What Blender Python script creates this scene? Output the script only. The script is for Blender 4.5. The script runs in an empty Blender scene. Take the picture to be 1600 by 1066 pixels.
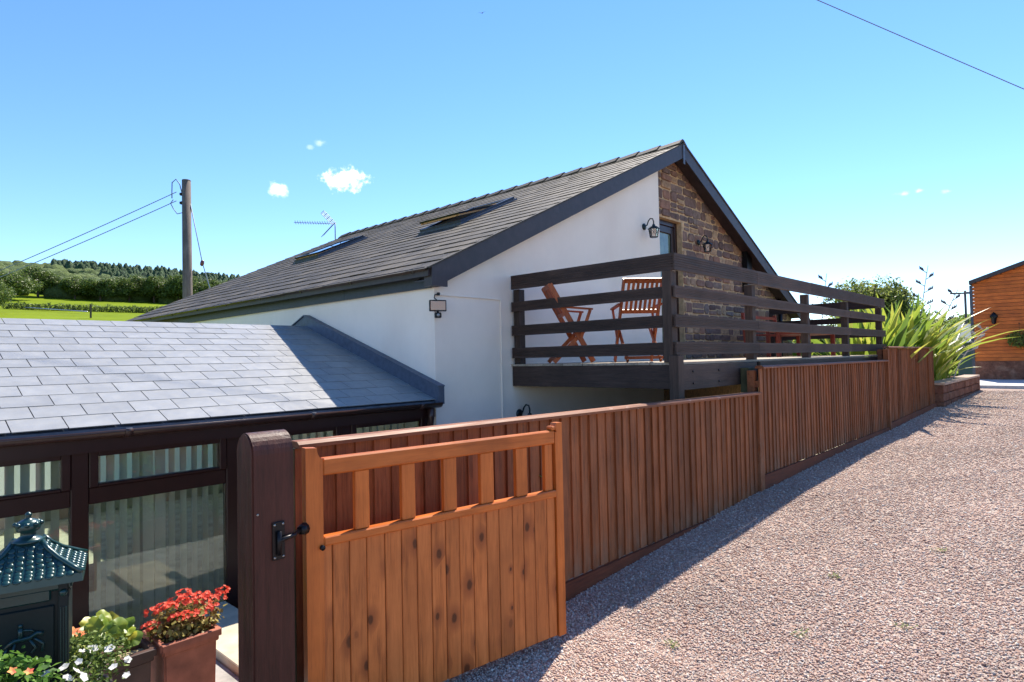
import bpy, bmesh, math, random
import numpy as np
from mathutils import Vector, Matrix, Euler

S = bpy.context.scene
COL = S.collection
R = math.radians
rng = random.Random(7)
nr = np.random.RandomState(11)

# ------------------------------------------------------------------ camera
right = Vector((0.6847201, -0.72851982, -0.02042693))
up = Vector((-0.00672026, -0.03433801, 0.99938768))
fwd = Vector((0.72877515, 0.68416356, 0.02840777))
cam_d = bpy.data.cameras.new('camera')
cam = bpy.data.objects.new('camera', cam_d)
COL.objects.link(cam)
m = Matrix.Identity(4)
for i in range(3):
    m[i][0] = right[i]; m[i][1] = up[i]; m[i][2] = -fwd[i]
m[0][3], m[1][3], m[2][3] = 0, 0, 1.6
cam.matrix_world = m
cam_d.sensor_width = 36
cam_d.lens = 976 / 1600 * 36
cam_d.clip_end = 6000
cam_d.clip_start = 0.05
S.camera = cam

# ------------------------------------------------------------------ sky, sun, exposure
SUN_AZ, SUN_EL = 19.6, 51.5            # azimuth counted from +X towards +Y
w = bpy.data.worlds.new('World'); S.world = w; w.use_nodes = True
nt = w.node_tree; nt.nodes.clear()
wo = nt.nodes.new('ShaderNodeOutputWorld'); bg = nt.nodes.new('ShaderNodeBackground')
sky = nt.nodes.new('ShaderNodeTexSky'); sky.sky_type = 'NISHITA'; sky.sun_disc = False
sky.sun_elevation = R(SUN_EL); sky.sun_rotation = R(90 - SUN_AZ)
sky.air_density = 1.0; sky.dust_density = 0.0; sky.ozone_density = 2.0; sky.altitude = 900
tint = nt.nodes.new('ShaderNodeMix'); tint.data_type = 'RGBA'; tint.blend_type = 'MULTIPLY'
tint.inputs[0].default_value = 1.0
tint.inputs[7].default_value = (0.67, 0.695, 0.775, 1)
hsv = nt.nodes.new('ShaderNodeHueSaturation'); hsv.inputs['Saturation'].default_value = 1.14
nt.links.new(sky.outputs[0], tint.inputs[6]); nt.links.new(tint.outputs[2], hsv.inputs['Color'])
# small fair-weather clouds: lobes about fixed sky directions, broken up by noise
tc = nt.nodes.new('ShaderNodeTexCoord')
def wmath(op, a, b=None, c=None):
    n = nt.nodes.new('ShaderNodeMath'); n.operation = op
    for i, v in enumerate((a, b, c)):
        if v is None: continue
        if isinstance(v, (int, float)): n.inputs[i].default_value = v
        else: nt.links.new(v, n.inputs[i])
    return n.outputs[0]
noi = nt.nodes.new('ShaderNodeTexNoise'); noi.inputs['Scale'].default_value = 55; noi.inputs['Detail'].default_value = 7
noi.inputs['Roughness'].default_value = 0.62
nt.links.new(tc.outputs['Generated'], noi.inputs['Vector'])
def sky_dir(px, py):
    c = Vector(((px - 800) / 976, -(py - 533) / 976, 1.0))
    d = right * c.x + up * c.y + fwd * c.z
    return d.normalized()
mask = None
for px, py, rx, ry, amp in ((537, 281, .033, .019, 1.0), (436, 297, .017, .013, .55), (500, 223, .010, .006, .22), (484, 230, .006, .004, .15),
                            (1437, 298, .012, .005, .35), (1412, 303, .012, .005, .25), (1480, 299, .010, .004, .22)):
    d = sky_dir(px, py)
    hx = Vector((0, 0, 1)).cross(d).normalized(); hy = d.cross(hx)
    sub = nt.nodes.new('ShaderNodeVectorMath'); sub.operation = 'SUBTRACT'
    nt.links.new(tc.outputs['Generated'], sub.inputs[0]); sub.inputs[1].default_value = d
    def dotp(v):
        n = nt.nodes.new('ShaderNodeVectorMath'); n.operation = 'DOT_PRODUCT'
        nt.links.new(sub.outputs[0], n.inputs[0]); n.inputs[1].default_value = v
        return n.outputs['Value']
    ax = wmath('DIVIDE', dotp(hx), rx); ay = wmath('DIVIDE', dotp(hy), ry)
    rr = wmath('SQRT', wmath('ADD', wmath('MULTIPLY', ax, ax), wmath('MULTIPLY', ay, ay)))
    v = wmath('ADD', wmath('SUBTRACT', 1.0, rr), wmath('MULTIPLY', wmath('SUBTRACT', noi.outputs['Fac'], 0.5), 3.0))
    sm = nt.nodes.new('ShaderNodeMapRange'); sm.interpolation_type = 'SMOOTHSTEP'
    nt.links.new(v, sm.inputs[0]); sm.inputs[1].default_value = 0.05; sm.inputs[2].default_value = 0.95
    sm.inputs[3].default_value = 0; sm.inputs[4].default_value = amp
    near = wmath('LESS_THAN', rr, 2.2)
    o = wmath('MULTIPLY', sm.outputs[0], near)
    mask = o if mask is None else wmath('MAXIMUM', mask, o)
cm = nt.nodes.new('ShaderNodeMix'); cm.data_type = 'RGBA'
nt.links.new(mask, cm.inputs[0]); nt.links.new(hsv.outputs[0], cm.inputs[6]); cm.inputs[7].default_value = (7.2, 7.2, 7.4, 1)
nt.links.new(cm.outputs[2], bg.inputs[0]); bg.inputs[1].default_value = 0.104
nt.links.new(bg.outputs[0], wo.inputs[0])

sd = bpy.data.lights.new('sun', 'SUN'); sd.energy = 3.0; sd.angle = R(0.55); sd.color = (1.0, 0.91, 0.79)
so = bpy.data.objects.new('sun', sd); COL.objects.link(so)
tosun = Vector((math.cos(R(SUN_EL)) * math.cos(R(SUN_AZ)), math.cos(R(SUN_EL)) * math.sin(R(SUN_AZ)), math.sin(R(SUN_EL))))
so.rotation_euler = tosun.to_track_quat('Z', 'Y').to_euler(); so.location = (0, 0, 60)
S.view_settings.view_transform = 'Standard'; S.view_settings.look = 'None'; S.view_settings.gamma = 1
S.view_settings.use_curve_mapping = False
S.view_settings.exposure = 1.72

# ------------------------------------------------------------------ helpers
WL = {}

def link(o): COL.objects.link(o); return o

def root(name, loc, label, cat, group=None, rz=0):
    o = bpy.data.objects.new(name, None); o.empty_display_size = .1
    o.location = loc; o.rotation_euler = (0, 0, rz); link(o)
    o['label'] = label; o['category'] = cat
    if group: o['group'] = group
    WL[o.name] = Vector(loc)
    return o

def tag(o, label, cat, group=None):
    o['label'] = label; o['category'] = cat
    if group: o['group'] = group
    return o

def obj(name, me, mat=None, parent=None, loc=(0, 0, 0), rot=(0, 0, 0), local=False, kind=None):
    """loc is a world position (or local when local=True) ; parents along the chain are unrotated unless local"""
    if mat is not None and not me.materials: me.materials.append(mat)
    o = bpy.data.objects.new(name, me); link(o)
    loc = Vector(loc)
    if parent is not None:
        o.parent = parent
        o.location = loc if local else loc - WL.get(parent.name, Vector())
    else:
        o.location = loc
    WL[o.name] = loc
    o.rotation_euler = rot
    if kind: o['kind'] = kind
    return o

def mesh(name, verts, faces, smooth=False):
    me = bpy.data.meshes.new(name); me.from_pydata([tuple(v) for v in verts], [], faces); me.update()
    if smooth: me.polygons.foreach_set('use_smooth', [True] * len(me.polygons))
    return me

def bm_mesh(bm, smooth=False):
    me = bpy.data.meshes.new('m'); bm.normal_update(); bm.to_mesh(me); bm.free()
    if smooth: me.polygons.foreach_set('use_smooth', [True] * len(me.polygons))
    return me

_bc = {}
def box(sx, sy, sz, bev=0.0, cache=True):
    """box centred on its origin"""
    k = (round(sx, 4), round(sy, 4), round(sz, 4), bev)
    if cache and k in _bc: return _bc[k]
    bm = bmesh.new(); bmesh.ops.create_cube(bm, size=1)
    for v in bm.verts: v.co = Vector((v.co.x * sx, v.co.y * sy, v.co.z * sz))
    if bev: bmesh.ops.bevel(bm, geom=bm.edges[:], offset=bev, segments=1, affect='EDGES')
    me = bm_mesh(bm)
    if cache: _bc[k] = me
    return me

_mc = {}
def matmesh(me, mat):
    """copy of a cached mesh carrying a given material (shared between alike pieces)"""
    k = (me.name, mat.name)
    if k not in _mc:
        c = me.copy(); c.materials.clear(); c.materials.append(mat); _mc[k] = c
    return _mc[k]

def bx(name, mat, parent, x0, x1, y0, y1, z0, z1, bev=0.0, kind=None):
    me = matmesh(box(x1 - x0, y1 - y0, z1 - z0, bev), mat)
    return obj(name, me, None, parent, ((x0 + x1) / 2, (y0 + y1) / 2, (z0 + z1) / 2), kind=kind)

def prism(pts, y0, y1, plane='XZ'):
    n = len(pts)
    if plane == 'XZ':
        v = [(a, y0, b) for a, b in pts] + [(a, y1, b) for a, b in pts]
    elif plane == 'YZ':
        v = [(y0, a, b) for a, b in pts] + [(y1, a, b) for a, b in pts]
    else:
        v = [(a, b, y0) for a, b in pts] + [(a, b, y1) for a, b in pts]
    f = [list(range(n))[::-1], list(range(n, 2 * n))]
    for i in range(n): f.append([i, (i + 1) % n, (i + 1) % n + n, i + n])
    me = mesh('prism', v, f)
    bm = bmesh.new(); bm.from_mesh(me); bmesh.ops.recalc_face_normals(bm, faces=bm.faces[:]); bm.to_mesh(me); bm.free()
    return me

def tube_bm(bm, pts, rad, seg=8, caps=True):
    pts = [Vector(p) for p in pts]; rings = []
    if not hasattr(rad, '__len__'): rad = [rad] * len(pts)
    prev = None
    for i, p in enumerate(pts):
        if i == 0: t = pts[1] - p
        elif i == len(pts) - 1: t = p - pts[i - 1]
        else: t = pts[i + 1] - pts[i - 1]
        t.normalize()
        a = Vector((0, 0, 1)) if abs(t.z) < .95 else Vector((1, 0, 0))
        if prev is not None:
            u = (prev - t * prev.dot(t))
            u = u.normalized() if u.length > 1e-5 else t.cross(a).normalized()
        else: u = t.cross(a).normalized()
        prev = u; v = t.cross(u)
        rings.append([bm.verts.new(p + (u * math.cos(2 * math.pi * k / seg) + v * math.sin(2 * math.pi * k / seg)) * rad[i]) for k in range(seg)])
    for a, b in zip(rings, rings[1:]):
        for k in range(seg): bm.faces.new((a[k], a[(k + 1) % seg], b[(k + 1) % seg], b[k]))
    if caps: bm.faces.new(rings[0][::-1]); bm.faces.new(rings[-1])
    return bm

def tube(pts, rad, seg=8, smooth=True):
    bm = bmesh.new(); tube_bm(bm, pts, rad, seg); bmesh.ops.recalc_face_normals(bm, faces=bm.faces[:])
    return bm_mesh(bm, smooth)

def bar(bm, a, b, w_, t_, side=(0, 0, 1)):
    """rectangular bar from a to b, w_ wide across 'side', t_ thick"""
    a = Vector(a); b = Vector(b); d = (b - a).normalized(); s = Vector(side); s = (s - d * s.dot(d)).normalized(); n = d.cross(s)
    vs = []
    for p in (a, b):
        for q, r_ in ((-1, -1), (1, -1), (1, 1), (-1, 1)): vs.append(bm.verts.new(p + s * (w_ / 2 * q) + n * (t_ / 2 * r_)))
    for f in ((0, 1, 2, 3), (7, 6, 5, 4), (0, 4, 5, 1), (1, 5, 6, 2), (2, 6, 7, 3), (3, 7, 4, 0)): bm.faces.new([vs[i] for i in f])

def bars(lst, name='bars'):
    bm = bmesh.new()
    for l in lst: bar(bm, *l)
    bmesh.ops.recalc_face_normals(bm, faces=bm.faces[:])
    return bm_mesh(bm)

def lathe(prof, seg=16, smooth=True):
    v = []; f = []
    for r_, z in prof:
        for k in range(seg): v.append((r_ * math.cos(2 * math.pi * k / seg), r_ * math.sin(2 * math.pi * k / seg), z))
    for i in range(len(prof) - 1):
        for k in range(seg):
            f.append((i * seg + k, i * seg + (k + 1) % seg, (i + 1) * seg + (k + 1) % seg, (i + 1) * seg + k))
    f.append(tuple(range(seg))[::-1]); f.append(tuple((len(prof) - 1) * seg + k for k in range(seg)))
    return mesh('lathe', v, f, smooth)

def from_np(v, f, name='np', smooth=False):
    me = bpy.data.meshes.new(name); n = len(f); k = f.shape[1]
    me.vertices.add(len(v)); me.vertices.foreach_set('co', v.astype(np.float32).ravel())
    me.loops.add(n * k); me.loops.foreach_set('vertex_index', f.astype(np.int32).ravel())
    me.polygons.add(n); me.polygons.foreach_set('loop_start', np.arange(0, n * k, k, dtype=np.int32))
    me.polygons.foreach_set('loop_total', np.full(n, k, dtype=np.int32))
    if smooth: me.polygons.foreach_set('use_smooth', np.ones(n, dtype=bool))
    me.update(calc_edges=True); me.validate()
    return me

# ------------------------------------------------------------------ materials
class M:
    def __init__(s, name, rough=0.6, spec=0.5):
        s.m = bpy.data.materials.new(name); s.m.use_nodes = True
        s.t = s.m.node_tree; s.n = s.t.nodes; s.b = s.n['Principled BSDF']
        s.b.inputs['Roughness'].default_value = rough
        s.b.inputs['Specular IOR Level'].default_value = spec
        s._tc = None; s._gi = None
    def tc(s, which='Object'):
        if s._tc is None: s._tc = s.n.new('ShaderNodeTexCoord')
        return s._tc.outputs[which]
    def rnd(s):
        n = s.n.new('ShaderNodeObjectInfo'); return n.outputs['Random']
    def isl(s):
        n = s.n.new('ShaderNodeNewGeometry'); return n.outputs['Random Per Island']
    def L(s, a, b): s.t.links.new(a, b)
    def math(s, op, a, b=None, c=None):
        n = s.n.new('ShaderNodeMath'); n.operation = op
        for i, v in enumerate((a, b, c)):
            if v is None: continue
            if isinstance(v, (int, float)): n.inputs[i].default_value = v
            else: s.L(v, n.inputs[i])
        return n.outputs[0]
    def vec(s, scale=(1, 1, 1), src=None, jitter=True):
        """object coordinates, shifted per object so alike pieces differ"""
        mp = s.n.new('ShaderNodeVectorMath'); mp.operation = 'MULTIPLY'; mp.inputs[1].default_value = scale
        s.L(src if src is not None else s.tc(), mp.inputs[0])
        if not jitter: return mp.outputs[0]
        ad = s.n.new('ShaderNodeVectorMath'); ad.operation = 'ADD'; s.L(mp.outputs[0], ad.inputs[0])
        k = s.math('MULTIPLY', s.rnd(), 57.0)
        cb = s.n.new('ShaderNodeCombineXYZ'); [s.L(k, cb.inputs[i]) for i in range(3)]
        s.L(cb.outputs[0], ad.inputs[1]); return ad.outputs[0]
    def noise(s, scale, vec=None, detail=5, rough=.55, dist=0):
        n = s.n.new('ShaderNodeTexNoise'); n.inputs['Scale'].default_value = scale; n.inputs['Detail'].default_value = detail
        n.inputs['Roughness'].default_value = rough; n.inputs['Distortion'].default_value = dist
        s.L(vec if vec is not None else s.tc(), n.inputs['Vector']); return n.outputs['Fac']
    def vor(s, scale, vec=None, out='Distance', feature='F1'):
        n = s.n.new('ShaderNodeTexVoronoi'); n.feature = feature; n.inputs['Scale'].default_value = scale
        s.L(vec if vec is not None else s.tc(), n.inputs['Vector']); return n.outputs[out]
    def ramp(s, fac, stops):
        n = s.n.new('ShaderNodeValToRGB'); s.L(fac, n.inputs[0]); e = n.color_ramp.elements
        while len(e) < len(stops): e.new(.5)
        for el, (p, c) in zip(e, stops):
            el.position = p; el.color = (*c, 1) if len(c) == 3 else c
        return n.outputs[0]
    def rng(s, v, a, b, c, d, smooth=False):
        n = s.n.new('ShaderNodeMapRange'); s.L(v, n.inputs[0])
        if smooth: n.interpolation_type = 'SMOOTHSTEP'
        for i, q in enumerate((a, b, c, d)): n.inputs[i + 1].default_value = q
        return n.outputs[0]
    def mix(s, fac, a, b, mode='MIX'):
        n = s.n.new('ShaderNodeMix'); n.data_type = 'RGBA'; n.blend_type = mode
        for i, v in ((0, fac), (6, a), (7, b)):
            if isinstance(v, (int, float)): n.inputs[i].default_value = v
            elif isinstance(v, tuple): n.inputs[i].default_value = (*v, 1)
            else: s.L(v, n.inputs[i])
        return n.outputs[2]
    def col(s, c):
        if isinstance(c, tuple): s.b.inputs['Base Color'].default_value = (*c, 1)
        else: s.L(c, s.b.inputs['Base Color'])
        return s
    def rough(s, v): s.L(v, s.b.inputs['Roughness']); return s
    def bump(s, h, strength=.3, dist=.01):
        n = s.n.new('ShaderNodeBump'); n.inputs['Strength'].default_value = strength; n.inputs['Distance'].default_value = dist
        s.L(h, n.inputs['Height']); s.L(n.outputs[0], s.b.inputs['Normal']); return s
    def scalec(s, c, f):
        """colour times scalar socket"""
        n = s.n.new('ShaderNodeVectorMath'); n.operation = 'SCALE'
        if isinstance(c, tuple): n.inputs[0].default_value = c
        else: s.L(c, n.inputs[0])
        if isinstance(f, (int, float)): n.inputs['Scale'].default_value = f
        else: s.L(f, n.inputs['Scale'])
        return n.outputs[0]

def wood(name, c1, c2, dark, axis='Z', rough=.6, var=.35, knots=0.0, grain=28, bump=.25, wear=None, coat=0, splash=False):
    q = M(name, rough, .28)
    sc = {'Z': (1, 1, .07), 'X': (.07, 1, 1), 'Y': (1, .07, 1)}[axis]
    v = q.vec(sc)
    g = q.noise(grain, v, 6, .62, .6)
    g2 = q.noise(grain * 5, v, 3, .6)
    gg = q.math('ADD', q.math('MULTIPLY', g, .7), q.math('MULTIPLY', g2, .3))
    c = q.ramp(gg, [(.30, dark), (.47, c1), (.68, c2)])
    blot = q.noise(2.6, q.vec((1, 1, 1)), 4)
    c = q.scalec(c, q.rng(blot, .3, .7, .78, 1.2))
    c = q.scalec(c, q.rng(q.rnd(), 0, 1, 1 - var, 1 + var))
    if knots:
        sx = q.n.new('ShaderNodeSeparateXYZ'); q.L(q.vec((1, 1, 1)), sx.inputs[0])
        cb = q.n.new('ShaderNodeCombineXYZ')
        lo, cr = {'Z': (2, 0), 'X': (0, 2), 'Y': (1, 2)}[axis]
        wob = q.noise(30, q.vec((1, 1, 1)), 3)
        q.L(q.math('ADD', sx.outputs[cr], q.math('MULTIPLY', wob, .012)), cb.inputs[0]); q.L(q.math('MULTIPLY', sx.outputs[lo], .62), cb.inputs[1])
        vn = q.n.new('ShaderNodeTexVoronoi'); vn.voronoi_dimensions = '2D'; vn.inputs['Scale'].default_value = 4.5 + 2.5 * knots
        q.L(cb.outputs[0], vn.inputs['Vector']); d = vn.outputs['Distance']
        sc_ = q.n.new('ShaderNodeSeparateColor'); q.L(vn.outputs['Color'], sc_.inputs[0]); gate_ = q.rng(sc_.outputs[0], .34, .38, 0, 1)
        d = q.math('DIVIDE', d, q.rng(sc_.outputs[1], 0, 1, .55, 1.6)); halo = q.math('MULTIPLY', q.rng(d, .08, .34, .85, 0, True), gate_); core = q.math('MULTIPLY', q.rng(d, .060, .10, 1, 0), gate_)
        c = q.mix(halo, c, tuple(x * 1.3 for x in dark)); k = core
        c = q.mix(q.math('MULTIPLY', k, .88), c, tuple(x * .32 for x in dark))
    if wear:
        wv = q.noise(9, q.vec((1, 1, 1)), 6, .7)
        c = q.mix(q.rng(wv, .60, .72, 0, .7, True), c, wear)
    if splash:
        sz = q.n.new('ShaderNodeSeparateXYZ'); q.L(q.tc(), sz.inputs[0])
        sv = q.noise(7, q.vec((1, 1, .5)), 6, .7)
        c = q.mix(q.math('MULTIPLY', q.rng(sz.outputs[2], .02, .32, 1, 0, True), q.rng(sv, .42, .62, 0, .45, True)), c, (.26, .17, .11))
        fade = q.noise(3.0, q.vec((1, 1, .5)), 5, .65); c = q.mix(q.rng(fade, .50, .72, 0, .30, True), c, (.28, .135, .07))
    q.col(c)
    q.rough(q.rng(g, .3, .7, rough - .08, rough + .12))
    q.bump(gg, bump, .004)
    if coat: q.b.inputs['Coat Weight'].default_value = coat; q.b.inputs['Coat Roughness'].default_value = .25
    return q.m

def plain(name, c, rough=.5, metal=0, var=0, nz=0, nscale=12, spec=.5, bump=0, bscale=60, coat=0):
    q = M(name, rough, spec)
    cc = c
    if nz: cc = q.scalec(cc, q.rng(q.noise(nscale, q.vec((1, 1, 1)), 6), .3, .7, 1 - nz, 1 + nz))
    if var: cc = q.scalec(cc, q.rng(q.rnd(), 0, 1, 1 - var, 1 + var))
    q.col(cc); q.b.inputs['Metallic'].default_value = metal
    if bump: q.bump(q.noise(bscale, q.vec((1, 1, 1)), 5), bump, .005)
    if coat: q.b.inputs['Coat Weight'].default_value = coat; q.b.inputs['Coat Roughness'].default_value = .15
    return q.m

def leafmat(name, c1, c2, c3, trans=.25, rough=.5):
    q = M(name, rough, .25)
    c = q.ramp(q.isl(), [(0, c1), (.5, c2), (1, c3)])
    q.col(c)
    tr = q.n.new('ShaderNodeBsdfTranslucent'); q.L(q.scalec(c, 1.3), tr.inputs[0])
    mx = q.n.new('ShaderNodeMixShader'); mx.inputs[0].default_value = trans
    q.L(q.b.outputs[0], mx.inputs[1]); q.L(tr.outputs[0], mx.inputs[2])
    q.L(mx.outputs[0], q.n['Material Output'].inputs[0])
    return q.m

def glassmat(name, tintc=(.9, .95, .95), boost=.5, frost=0):
    q = M(name)
    q.n.remove(q.b)
    tr = q.n.new('ShaderNodeBsdfTransparent'); tr.inputs[0].default_value = (*tintc, 1)
    gl = q.n.new('ShaderNodeBsdfGlossy'); gl.inputs['Roughness'].default_value = .003
    fr = q.n.new('ShaderNodeFresnel'); fr.inputs[0].default_value = 1.5
    k = q.math('MINIMUM', q.math('MULTIPLY_ADD', fr.outputs[0], 1.25, boost), 1.0)
    mx = q.n.new('ShaderNodeMixShader'); q.L(k, mx.inputs[0]); q.L(tr.outputs[0], mx.inputs[1]); q.L(gl.outputs[0], mx.inputs[2])
    q.L(mx.outputs[0], q.n['Material Output'].inputs[0])
    return q.m

FENCE = wood('fence_wood', (.215, .070, .024), (.320, .115, .044), (.080, .026, .010), 'Z', .62, .26, 0, 34, .7, splash=True)
FENCEX = wood('fence_wood_long', (.21, .070, .028), (.29, .105, .045), (.08, .026, .013), 'X', .55, .2, 0, 30, .5, wear=(.62, .52, .44))
FENCEG = wood('gravel_board_wood', (.125, .034, .015), (.175, .052, .023), (.05, .015, .009), 'X', .65, .15, 0, 24, .5)
MOSSY = wood('mossy_timber', (.10, .095, .045), (.17, .155, .08), (.04, .035, .02), 'Z', .8, .2, 0, 30, .5)
GATE = wood('gate_board_wood', (.45, .130, .030), (.57, .180, .046), (.21, .054, .014), 'Z', .42, .10, 1.0, 26, .22, coat=.12)
GATEZ = wood('gate_stile_wood', (.47, .120, .021), (.57, .155, .029), (.31, .07, .013), 'Z', .38, .05, 0, 30, .15, coat=.15)
GATEX = wood('gate_rail_wood', (.47, .120, .021), (.57, .155, .029), (.31, .07, .013), 'X', .36, .05, 0, 30, .15, coat=.15)
POSTW = wood('dark_post_wood', (.055, .0155, .010), (.090, .028, .018), (.022, .007, .005), 'Z', .5, .1, 0, 40, 1.0, coat=.04)
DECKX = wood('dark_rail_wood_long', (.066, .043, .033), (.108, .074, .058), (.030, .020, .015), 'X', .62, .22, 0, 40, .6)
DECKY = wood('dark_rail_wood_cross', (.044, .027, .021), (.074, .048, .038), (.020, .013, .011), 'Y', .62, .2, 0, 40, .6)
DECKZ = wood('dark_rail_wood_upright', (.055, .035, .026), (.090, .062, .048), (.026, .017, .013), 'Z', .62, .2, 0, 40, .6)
BOARD = wood('deck_board_wood', (.30, .25, .19), (.42, .36, .28), (.17, .14, .10), 'X', .7, .2, 0, 40, .6)
BARGE = plain('barge_paint', (.040, .029, .031), .5, nz=.25, nscale=9, bump=.3, bscale=30)
FASC = plain('navy_fascia_paint', (.034, .038, .050), .45, nz=.2, spec=.35)
GUTTER = plain('brown_gutter_plastic', (.050, .024, .018), .32, nz=.2)
GUTTER_OLD = plain('old_gutter_plastic', (.045, .032, .028), .42, nz=.3)
FRAME = plain('brown_window_plastic', (.028, .0095, .0075), .34, nz=.12, spec=.35, coat=.08)
FURN = wood('teak_furniture_wood', (.33, .085, .030), (.45, .13, .05), (.15, .035, .015), 'Z', .45, .15, 0, 40, .2)
REDF = wood('red_furniture_wood', (.26, .050, .028), (.34, .075, .04), (.13, .025, .015), 'X', .45, .15, 0, 40, .2)
BLACK = plain('black_metal', (.012, .012, .014), .35, .6)
BOLT = plain('pale_screw_metal', (.45, .42, .36), .35, .9)
_q = M('pale_blind_fabric', .8, .1); _q.col((.86, .86, .80)); _t = _q.n.new('ShaderNodeBsdfTranslucent'); _t.inputs[0].default_value = (.85, .85, .80, 1); _m = _q.n.new('ShaderNodeMixShader'); _m.inputs[0].default_value = .45
_q.L(_q.b.outputs[0], _m.inputs[1]); _q.L(_t.outputs[0], _m.inputs[2]); _q.L(_m.outputs[0], _q.n['Material Output'].inputs[0]); BLIND = _q.m
LEAD = plain('lead_flashing', (.075, .095, .135), .5, nz=.25, nscale=14)
TERRA = plain('terracotta', (.36, .115, .065), .75, nz=.3, nscale=9, bump=.35, bscale=70)
SOIL = plain('pale_compost', (.40, .33, .20), .9, nz=.5, nscale=60, bump=.8, bscale=120)
DSOIL = plain('dark_soil', (.05, .035, .025), .95, nz=.4, nscale=60, bump=.8, bscale=100)
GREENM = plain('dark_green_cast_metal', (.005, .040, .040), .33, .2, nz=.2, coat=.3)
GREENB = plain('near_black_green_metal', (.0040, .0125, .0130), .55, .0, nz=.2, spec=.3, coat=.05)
SLABM = plain('beige_paving', (.52, .46, .34), .85, nz=.22, nscale=6, bump=.3, bscale=90)
GREYSLAB = plain('grey_paving', (.30, .29, .27), .85, nz=.3, nscale=7, bump=.3, bscale=70)
CONC = plain('pale_concrete', (.50, .49, .46), .9, nz=.12)
GLASS = glassmat('window_glass', (.88, .94, .92), .02)
ROOFGLASS = glassmat('skylight_glass', (.6, .65, .68), .25)
DARKIN = plain('dim_interior', (.10, .09, .08), .8)
PINE = wood('pine_wood', (.62, .34, .15), (.70, .42, .21), (.42, .2, .08), 'Y', .5, .1, 0, 24, .2)
BLUEGREY = plain('blue_grey_metal_cladding', (.060, .070, .090), .38, .3, nz=.15)
POLEW = wood('weathered_pole_wood', (.145, .115, .10), (.21, .175, .15), (.07, .055, .05), 'Z', .85, .1, 0, 22, .8)
ALU = plain('aluminium', (.5, .5, .52), .35, .9)
WIRE = plain('grey_wire', (.16, .20, .28), .5)
BRONZE = plain('verdigris_lantern_metal', (.018, .030, .034), .38, .5, nz=.2)
LAMPGLASS = glassmat('lantern_glass', (.80, .82, .80), .25)

# render (rough plaster)
q = M('white_render', .9, .25)
n1 = q.noise(1.1, q.vec((1, 1, .5), jitter=False), 6); n2 = q.noise(160, q.vec((1, 1, 1), jitter=False), 4)
c = q.ramp(n1, [(.28, (.86, .745, .625)), (.52, (.92, .815, .69)), (.75, (.93, .83, .71))])
stn = q.noise(2.2, q.vec((1, 1, .7), jitter=False), 7, .7); c = q.scalec(c, q.rng(stn, .35, .62, .965, 1.0, True))
q.col(c); q.bump(q.math('ADD', n2, q.math('MULTIPLY', q.noise(9, q.vec((1, 1, 1), jitter=False), 4), 1.6)), .30, .004)
RENDER = q.m
# new slates
q = M('new_grey_slate', .36, .5)
n1 = q.noise(5, q.vec((1, 1, 1)), 6, .6)
c = q.ramp(n1, [(.3, (.24, .243, .238)), (.6, (.29, .293, .285)), (.8, (.335, .336, .325))])
c = q.scalec(c, q.rng(q.rnd(), 0, 1, .93, 1.06)); q.col(c)
q.rough(q.rng(q.noise(18, q.vec((1, 1, 1)), 4), .3, .7, .34, .50)); q.bump(q.noise(45, q.vec((1, 1, 1)), 6, .65), .22, .003)
SLATE = q.m
# old slates
def oldslate(name, src):
    q = M(name, .68, .35)
    r_ = q.rnd() if src == 'obj' else q.isl()
    n1 = q.noise(3.2, q.vec((1, 1, 1), jitter=False), 6, .65)
    c = q.ramp(r_, [(0, (.040, .033, .024)), (.35, (.056, .046, .033)), (.7, (.072, .058, .040)), (1, (.110, .088, .058))])
    c = q.scalec(c, q.rng(n1, .3, .7, .65, 1.3))
    lich = q.rng(q.noise(11, q.vec((1, 1, 1), jitter=False), 5, .7), .60, .70, 0, .55, True)
    c = q.mix(lich, c, (.17, .155, .10)); q.col(c)
    q.bump(q.noise(30, q.vec((1, 1, 1)), 6, .7), .5, .005)
    return q.m
OLD1 = oldslate('old_slate', 'obj'); OLD2 = oldslate('old_slate_mass', 'isl')
# rubble stone
def stonemat(name, src):
    q = M(name, .85, .3)
    r_ = q.rnd() if src == 'obj' else q.isl()
    c = q.ramp(r_, [(0, (.130, .085, .070)), (.22, (.19, .115, .090)), (.42, (.155, .110, .095)), (.6, (.27, .140, .090)), (.72, (.21, .155, .125)), (.88, (.37, .225, .125)), (1, (.44, .31, .19))])
    q.n[-1].color_ramp.interpolation = 'LINEAR'
    n1 = q.noise(13, q.vec((1, 1, 1)), 7, .65)
    c = q.scalec(c, q.rng(n1, .3, .7, .62, 1.4)); q.col(c); q.bump(n1, .8, .012)
    return q.m
STONE = stonemat('rubble_stone', 'obj'); STONE2 = stonemat('rubble_stone_mass', 'isl')
MORTAR = plain('sandy_mortar', (.56, .38, .21), .95, nz=.25, nscale=16, bump=.8, bscale=70)
q = M('red_planter_stone', .9, .2)
n1 = q.noise(9, q.vec((1, 1, 1)), 7, .7)
q.col(q.scalec(q.ramp(q.noise(2.5, q.vec((1, 1, 1)), 4), [(.3, (.13, .055, .036)), (.55, (.20, .088, .055)), (.75, (.27, .15, .10))]), q.rng(n1, .3, .7, .6, 1.4))); q.bump(n1, 1, .02)
REDSTONE = q.m
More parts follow.
